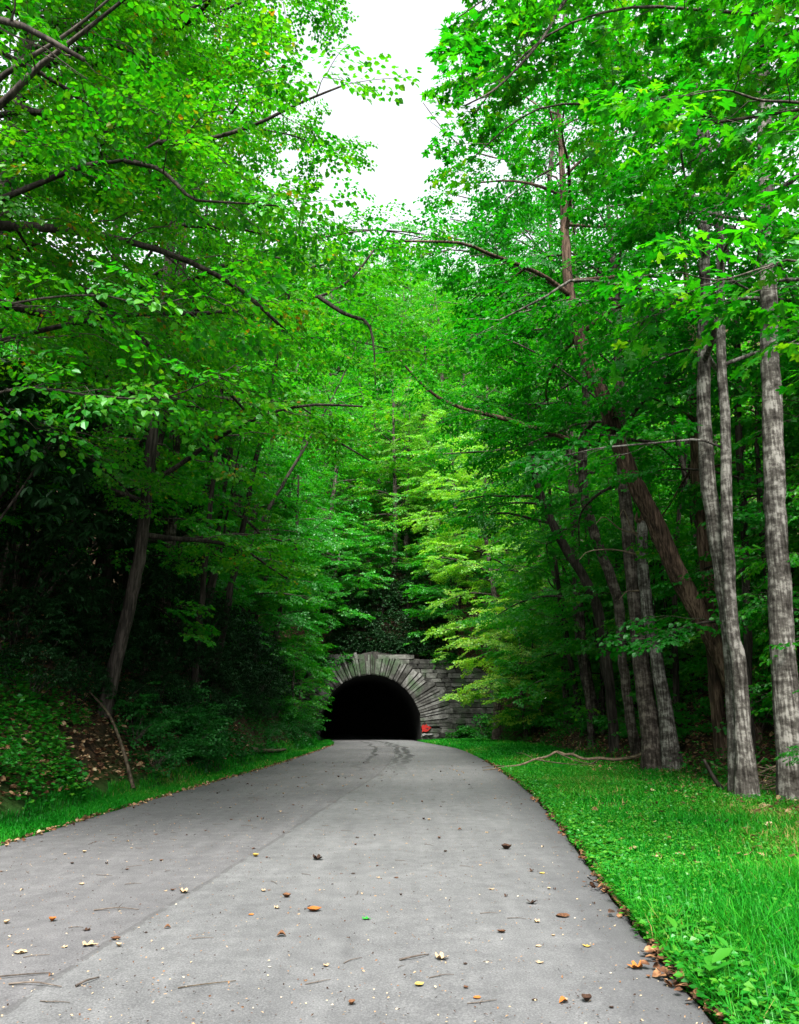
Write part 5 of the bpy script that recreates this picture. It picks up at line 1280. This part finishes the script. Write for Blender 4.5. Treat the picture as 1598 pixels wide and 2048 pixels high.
stick('twig', [rz_(-2.55, 7.05), rz_(-2.36, 7.08, .02), rz_(-2.18, 7.07)], .006, 'twig', 'forked dark twig beyond the standing orange curl', 'twig', kids=[([rz_(-2.36, 7.08, .015), rz_(-2.36, 7.2, .03)], .004), ([rz_(-2.36, 7.08, .015), rz_(-2.33, 7.0, .02)], .004)])
TW = []
for k in range(5):
    r2 = np.random.default_rng(80 + k); pts = np.array([(-.5, 0, .06), (-.1, r2.normal(0, .06), .1), (.25, r2.normal(0, .09), .09), (.5, r2.normal(0, .1), .05)])
    mb = MB(); V, P = tube(smooth_line(pts, 9), np.linspace(.035, .018, 9), 5); mb.add(V, P)
    if k % 2: V, P = tube([pts[1], pts[1] + np.array([.2, .22, .02])], [.022, .01], 4); mb.add(V, P)
    TW.append(mb.mesh('twig', M['twig'], True))
for q in range(95):
    y = 4.9 + 20 * rg.random() ** 1.3; x = XL(y) + (XR(y) - XL(y)) * (.03 + .94 * rg.random())
    if not bool(in_front(np.array(x), np.array(y))): continue
    o = link('twig', TW[q % 5], None, rz_(x, y, .0)); s = rg.uniform(.05, .17) * (1 + .02 * y); o.scale = (s, s * .7, min(s, .08)); o.rotation_euler = (0, 0, rg.normal(0, .6) if rg.random() < .6 else rg.uniform(0, 6.28))
    tag(o, 'small dark broken twig scattered on the grey road', 'twig', 'twigs scattered on the road')

# fallen branch on the verge, sticks, log
def gp(x, y, h=.1): return (x, y, gz(x, y) + h)
stick('fallen_branch', [gp(8.4, 25.6, .05), gp(7.8, 25.45, .2), gp(7.3, 25.4, .21), gp(6.7, 25.2, .15), gp(6.3, 25.3, .2), gp(5.8, 25.25, .2), gp(5.4, 25.2, .36), gp(5.15, 25.05, .37), gp(4.9, 25.1, .46), gp(4.6, 25.0, .33), gp(4.2, 25.0, .25), gp(3.7, 24.8, .12), gp(3.2, 24.9, .08)],   .05, 'dead_wood', 'long bare fallen branch lying across the bright verge to the road edge', 'branch', bump=.13,
      kids=[([gp(5.4, 25.2, .36), gp(5.7, 25.4, .6), gp(5.75, 25.45, .75)], .012), ([gp(7.3, 25.4, .2), gp(7.0, 25.0, .4), gp(6.8, 24.7, .42)], .013), ([gp(4.2, 25, .25), gp(3.9, 25.2, .42), gp(3.7, 25.4, .45)], .011), ([gp(4.9, 25.1, .44), gp(5.4, 24.6, .2), gp(5.9, 24.2, .1)], .02), ([gp(6.3, 25.3, .18), gp(5.9, 24.9, .1), gp(5.3, 24.5, .05)], .022), ([gp(4.2, 25.0, .25), gp(4.8, 24.4, .16), gp(5.3, 24.1, .12)], .022), ([gp(3.2, 24.9, .08), gp(2.9, 24.6, .05), gp(2.5, 24.3, .03)], .025), ([gp(3.4, 24.9, .08), gp(3.0, 25.3, .1), gp(2.6, 25.5, .03)], .02)])
stick('leaning_pole', [gp(-5.75, 17.6, .03), gp(-6.2, 17.9, .5), gp(-6.7, 18.3, .7), gp(-7.3, 18.6, .5)], .045, 'dead_wood', 'pale broken limb propped on the bank with its foot by the grass strip', 'branch')
stick('fallen_log', [gp(-5.35, 29, .1), gp(-5.1, 32, .13), gp(-4.95, 35, .1)], .09, 'dead_wood', 'straight bare log lying along the grass strip below the bank', 'log')
stick('broken_stub', [gp(6.35, 15.9, 0), gp(6.15, 15.9, .3), gp(6.0, 15.9, .62)], .06, 'bark_dark', 'dark broken stub sticking up beside the foot of the wavy pale trunk', 'stump')
rg = np.random.default_rng(88)
pile = tag(empty('brush_pile', (7.6, 15.7, gz(7.6, 15.7))), 'heap of bare dry sticks beside the thickest pale trunk', 'brush pile'); bp = np.array(pile.location)
for k in range(34):
    a = rg.uniform(0, 6.28); c = np.array([rg.normal(-.2, .5), rg.normal(.2, .45), rg.uniform(.03, .4)]); L_ = rg.uniform(.35, .9); d = np.array([math.cos(a) * L_, math.sin(a) * L_, rg.normal(0, .2)])
    V, P = tube([c - d, c + rg.normal(0, .05, 3), c + d], [.014, .011, .006], 4); mb = MB(); mb.add(V, P); link('stick', mb.mesh('stick', M['dead_wood']), pile)

# broad-leaved weeds at the road's right edge
def weed(x, y, n, L_, label, sd):
    rg = np.random.default_rng(sd); root = tag(empty('broadleaf_weed', (x, y, gz(x, y) + .03)), label, 'weed')
    me = mesh_np('leaf', *[(lambda V: V)(np.array([(0, 0, 0), (.25, .16, .05), (.6, .2, .04), (1, 0, -.08), (.6, -.2, .04), (.25, -.16, .05), (.6, 0, 0), (.25, 0, .02)])), [np.array([[0, 7, 1, 0], [0, 5, 7, 0]])[:, :3], np.array([[7, 6, 2, 1], [5, 4, 6, 7]]), np.array([[6, 3, 2], [4, 3, 6]])]], M['herb'], {'tint': np.full(8, .62)}, True)
    for k in range(n):
        a = k * 2.4 + rg.normal(0, .2); o = link('leaf', me, root, (0, 0, .02 + .015 * k)); s = L_ * rg.uniform(.7, 1.1); o.scale = (s, s * 1.1, s)
        o.rotation_euler = (rg.normal(0, .15), -rg.uniform(.15, .6), a)
    return root
weed(1.86, 5.12, 9, .17, 'broad leaved weed at the bottom corner of the verge over orange leaves', 1)
weed(1.95, 6.0, 7, .15, 'broad leaved weed leaning over the brown leaf drift, further up the edge', 2)
weed(2.3, 5.0, 8, .15, 'broad leaved weed in the grass at the picture\'s lower right corner', 3)
weed(2.12, 5.5, 7, .13, 'broad leaved weed between the other two at the verge edge', 4)
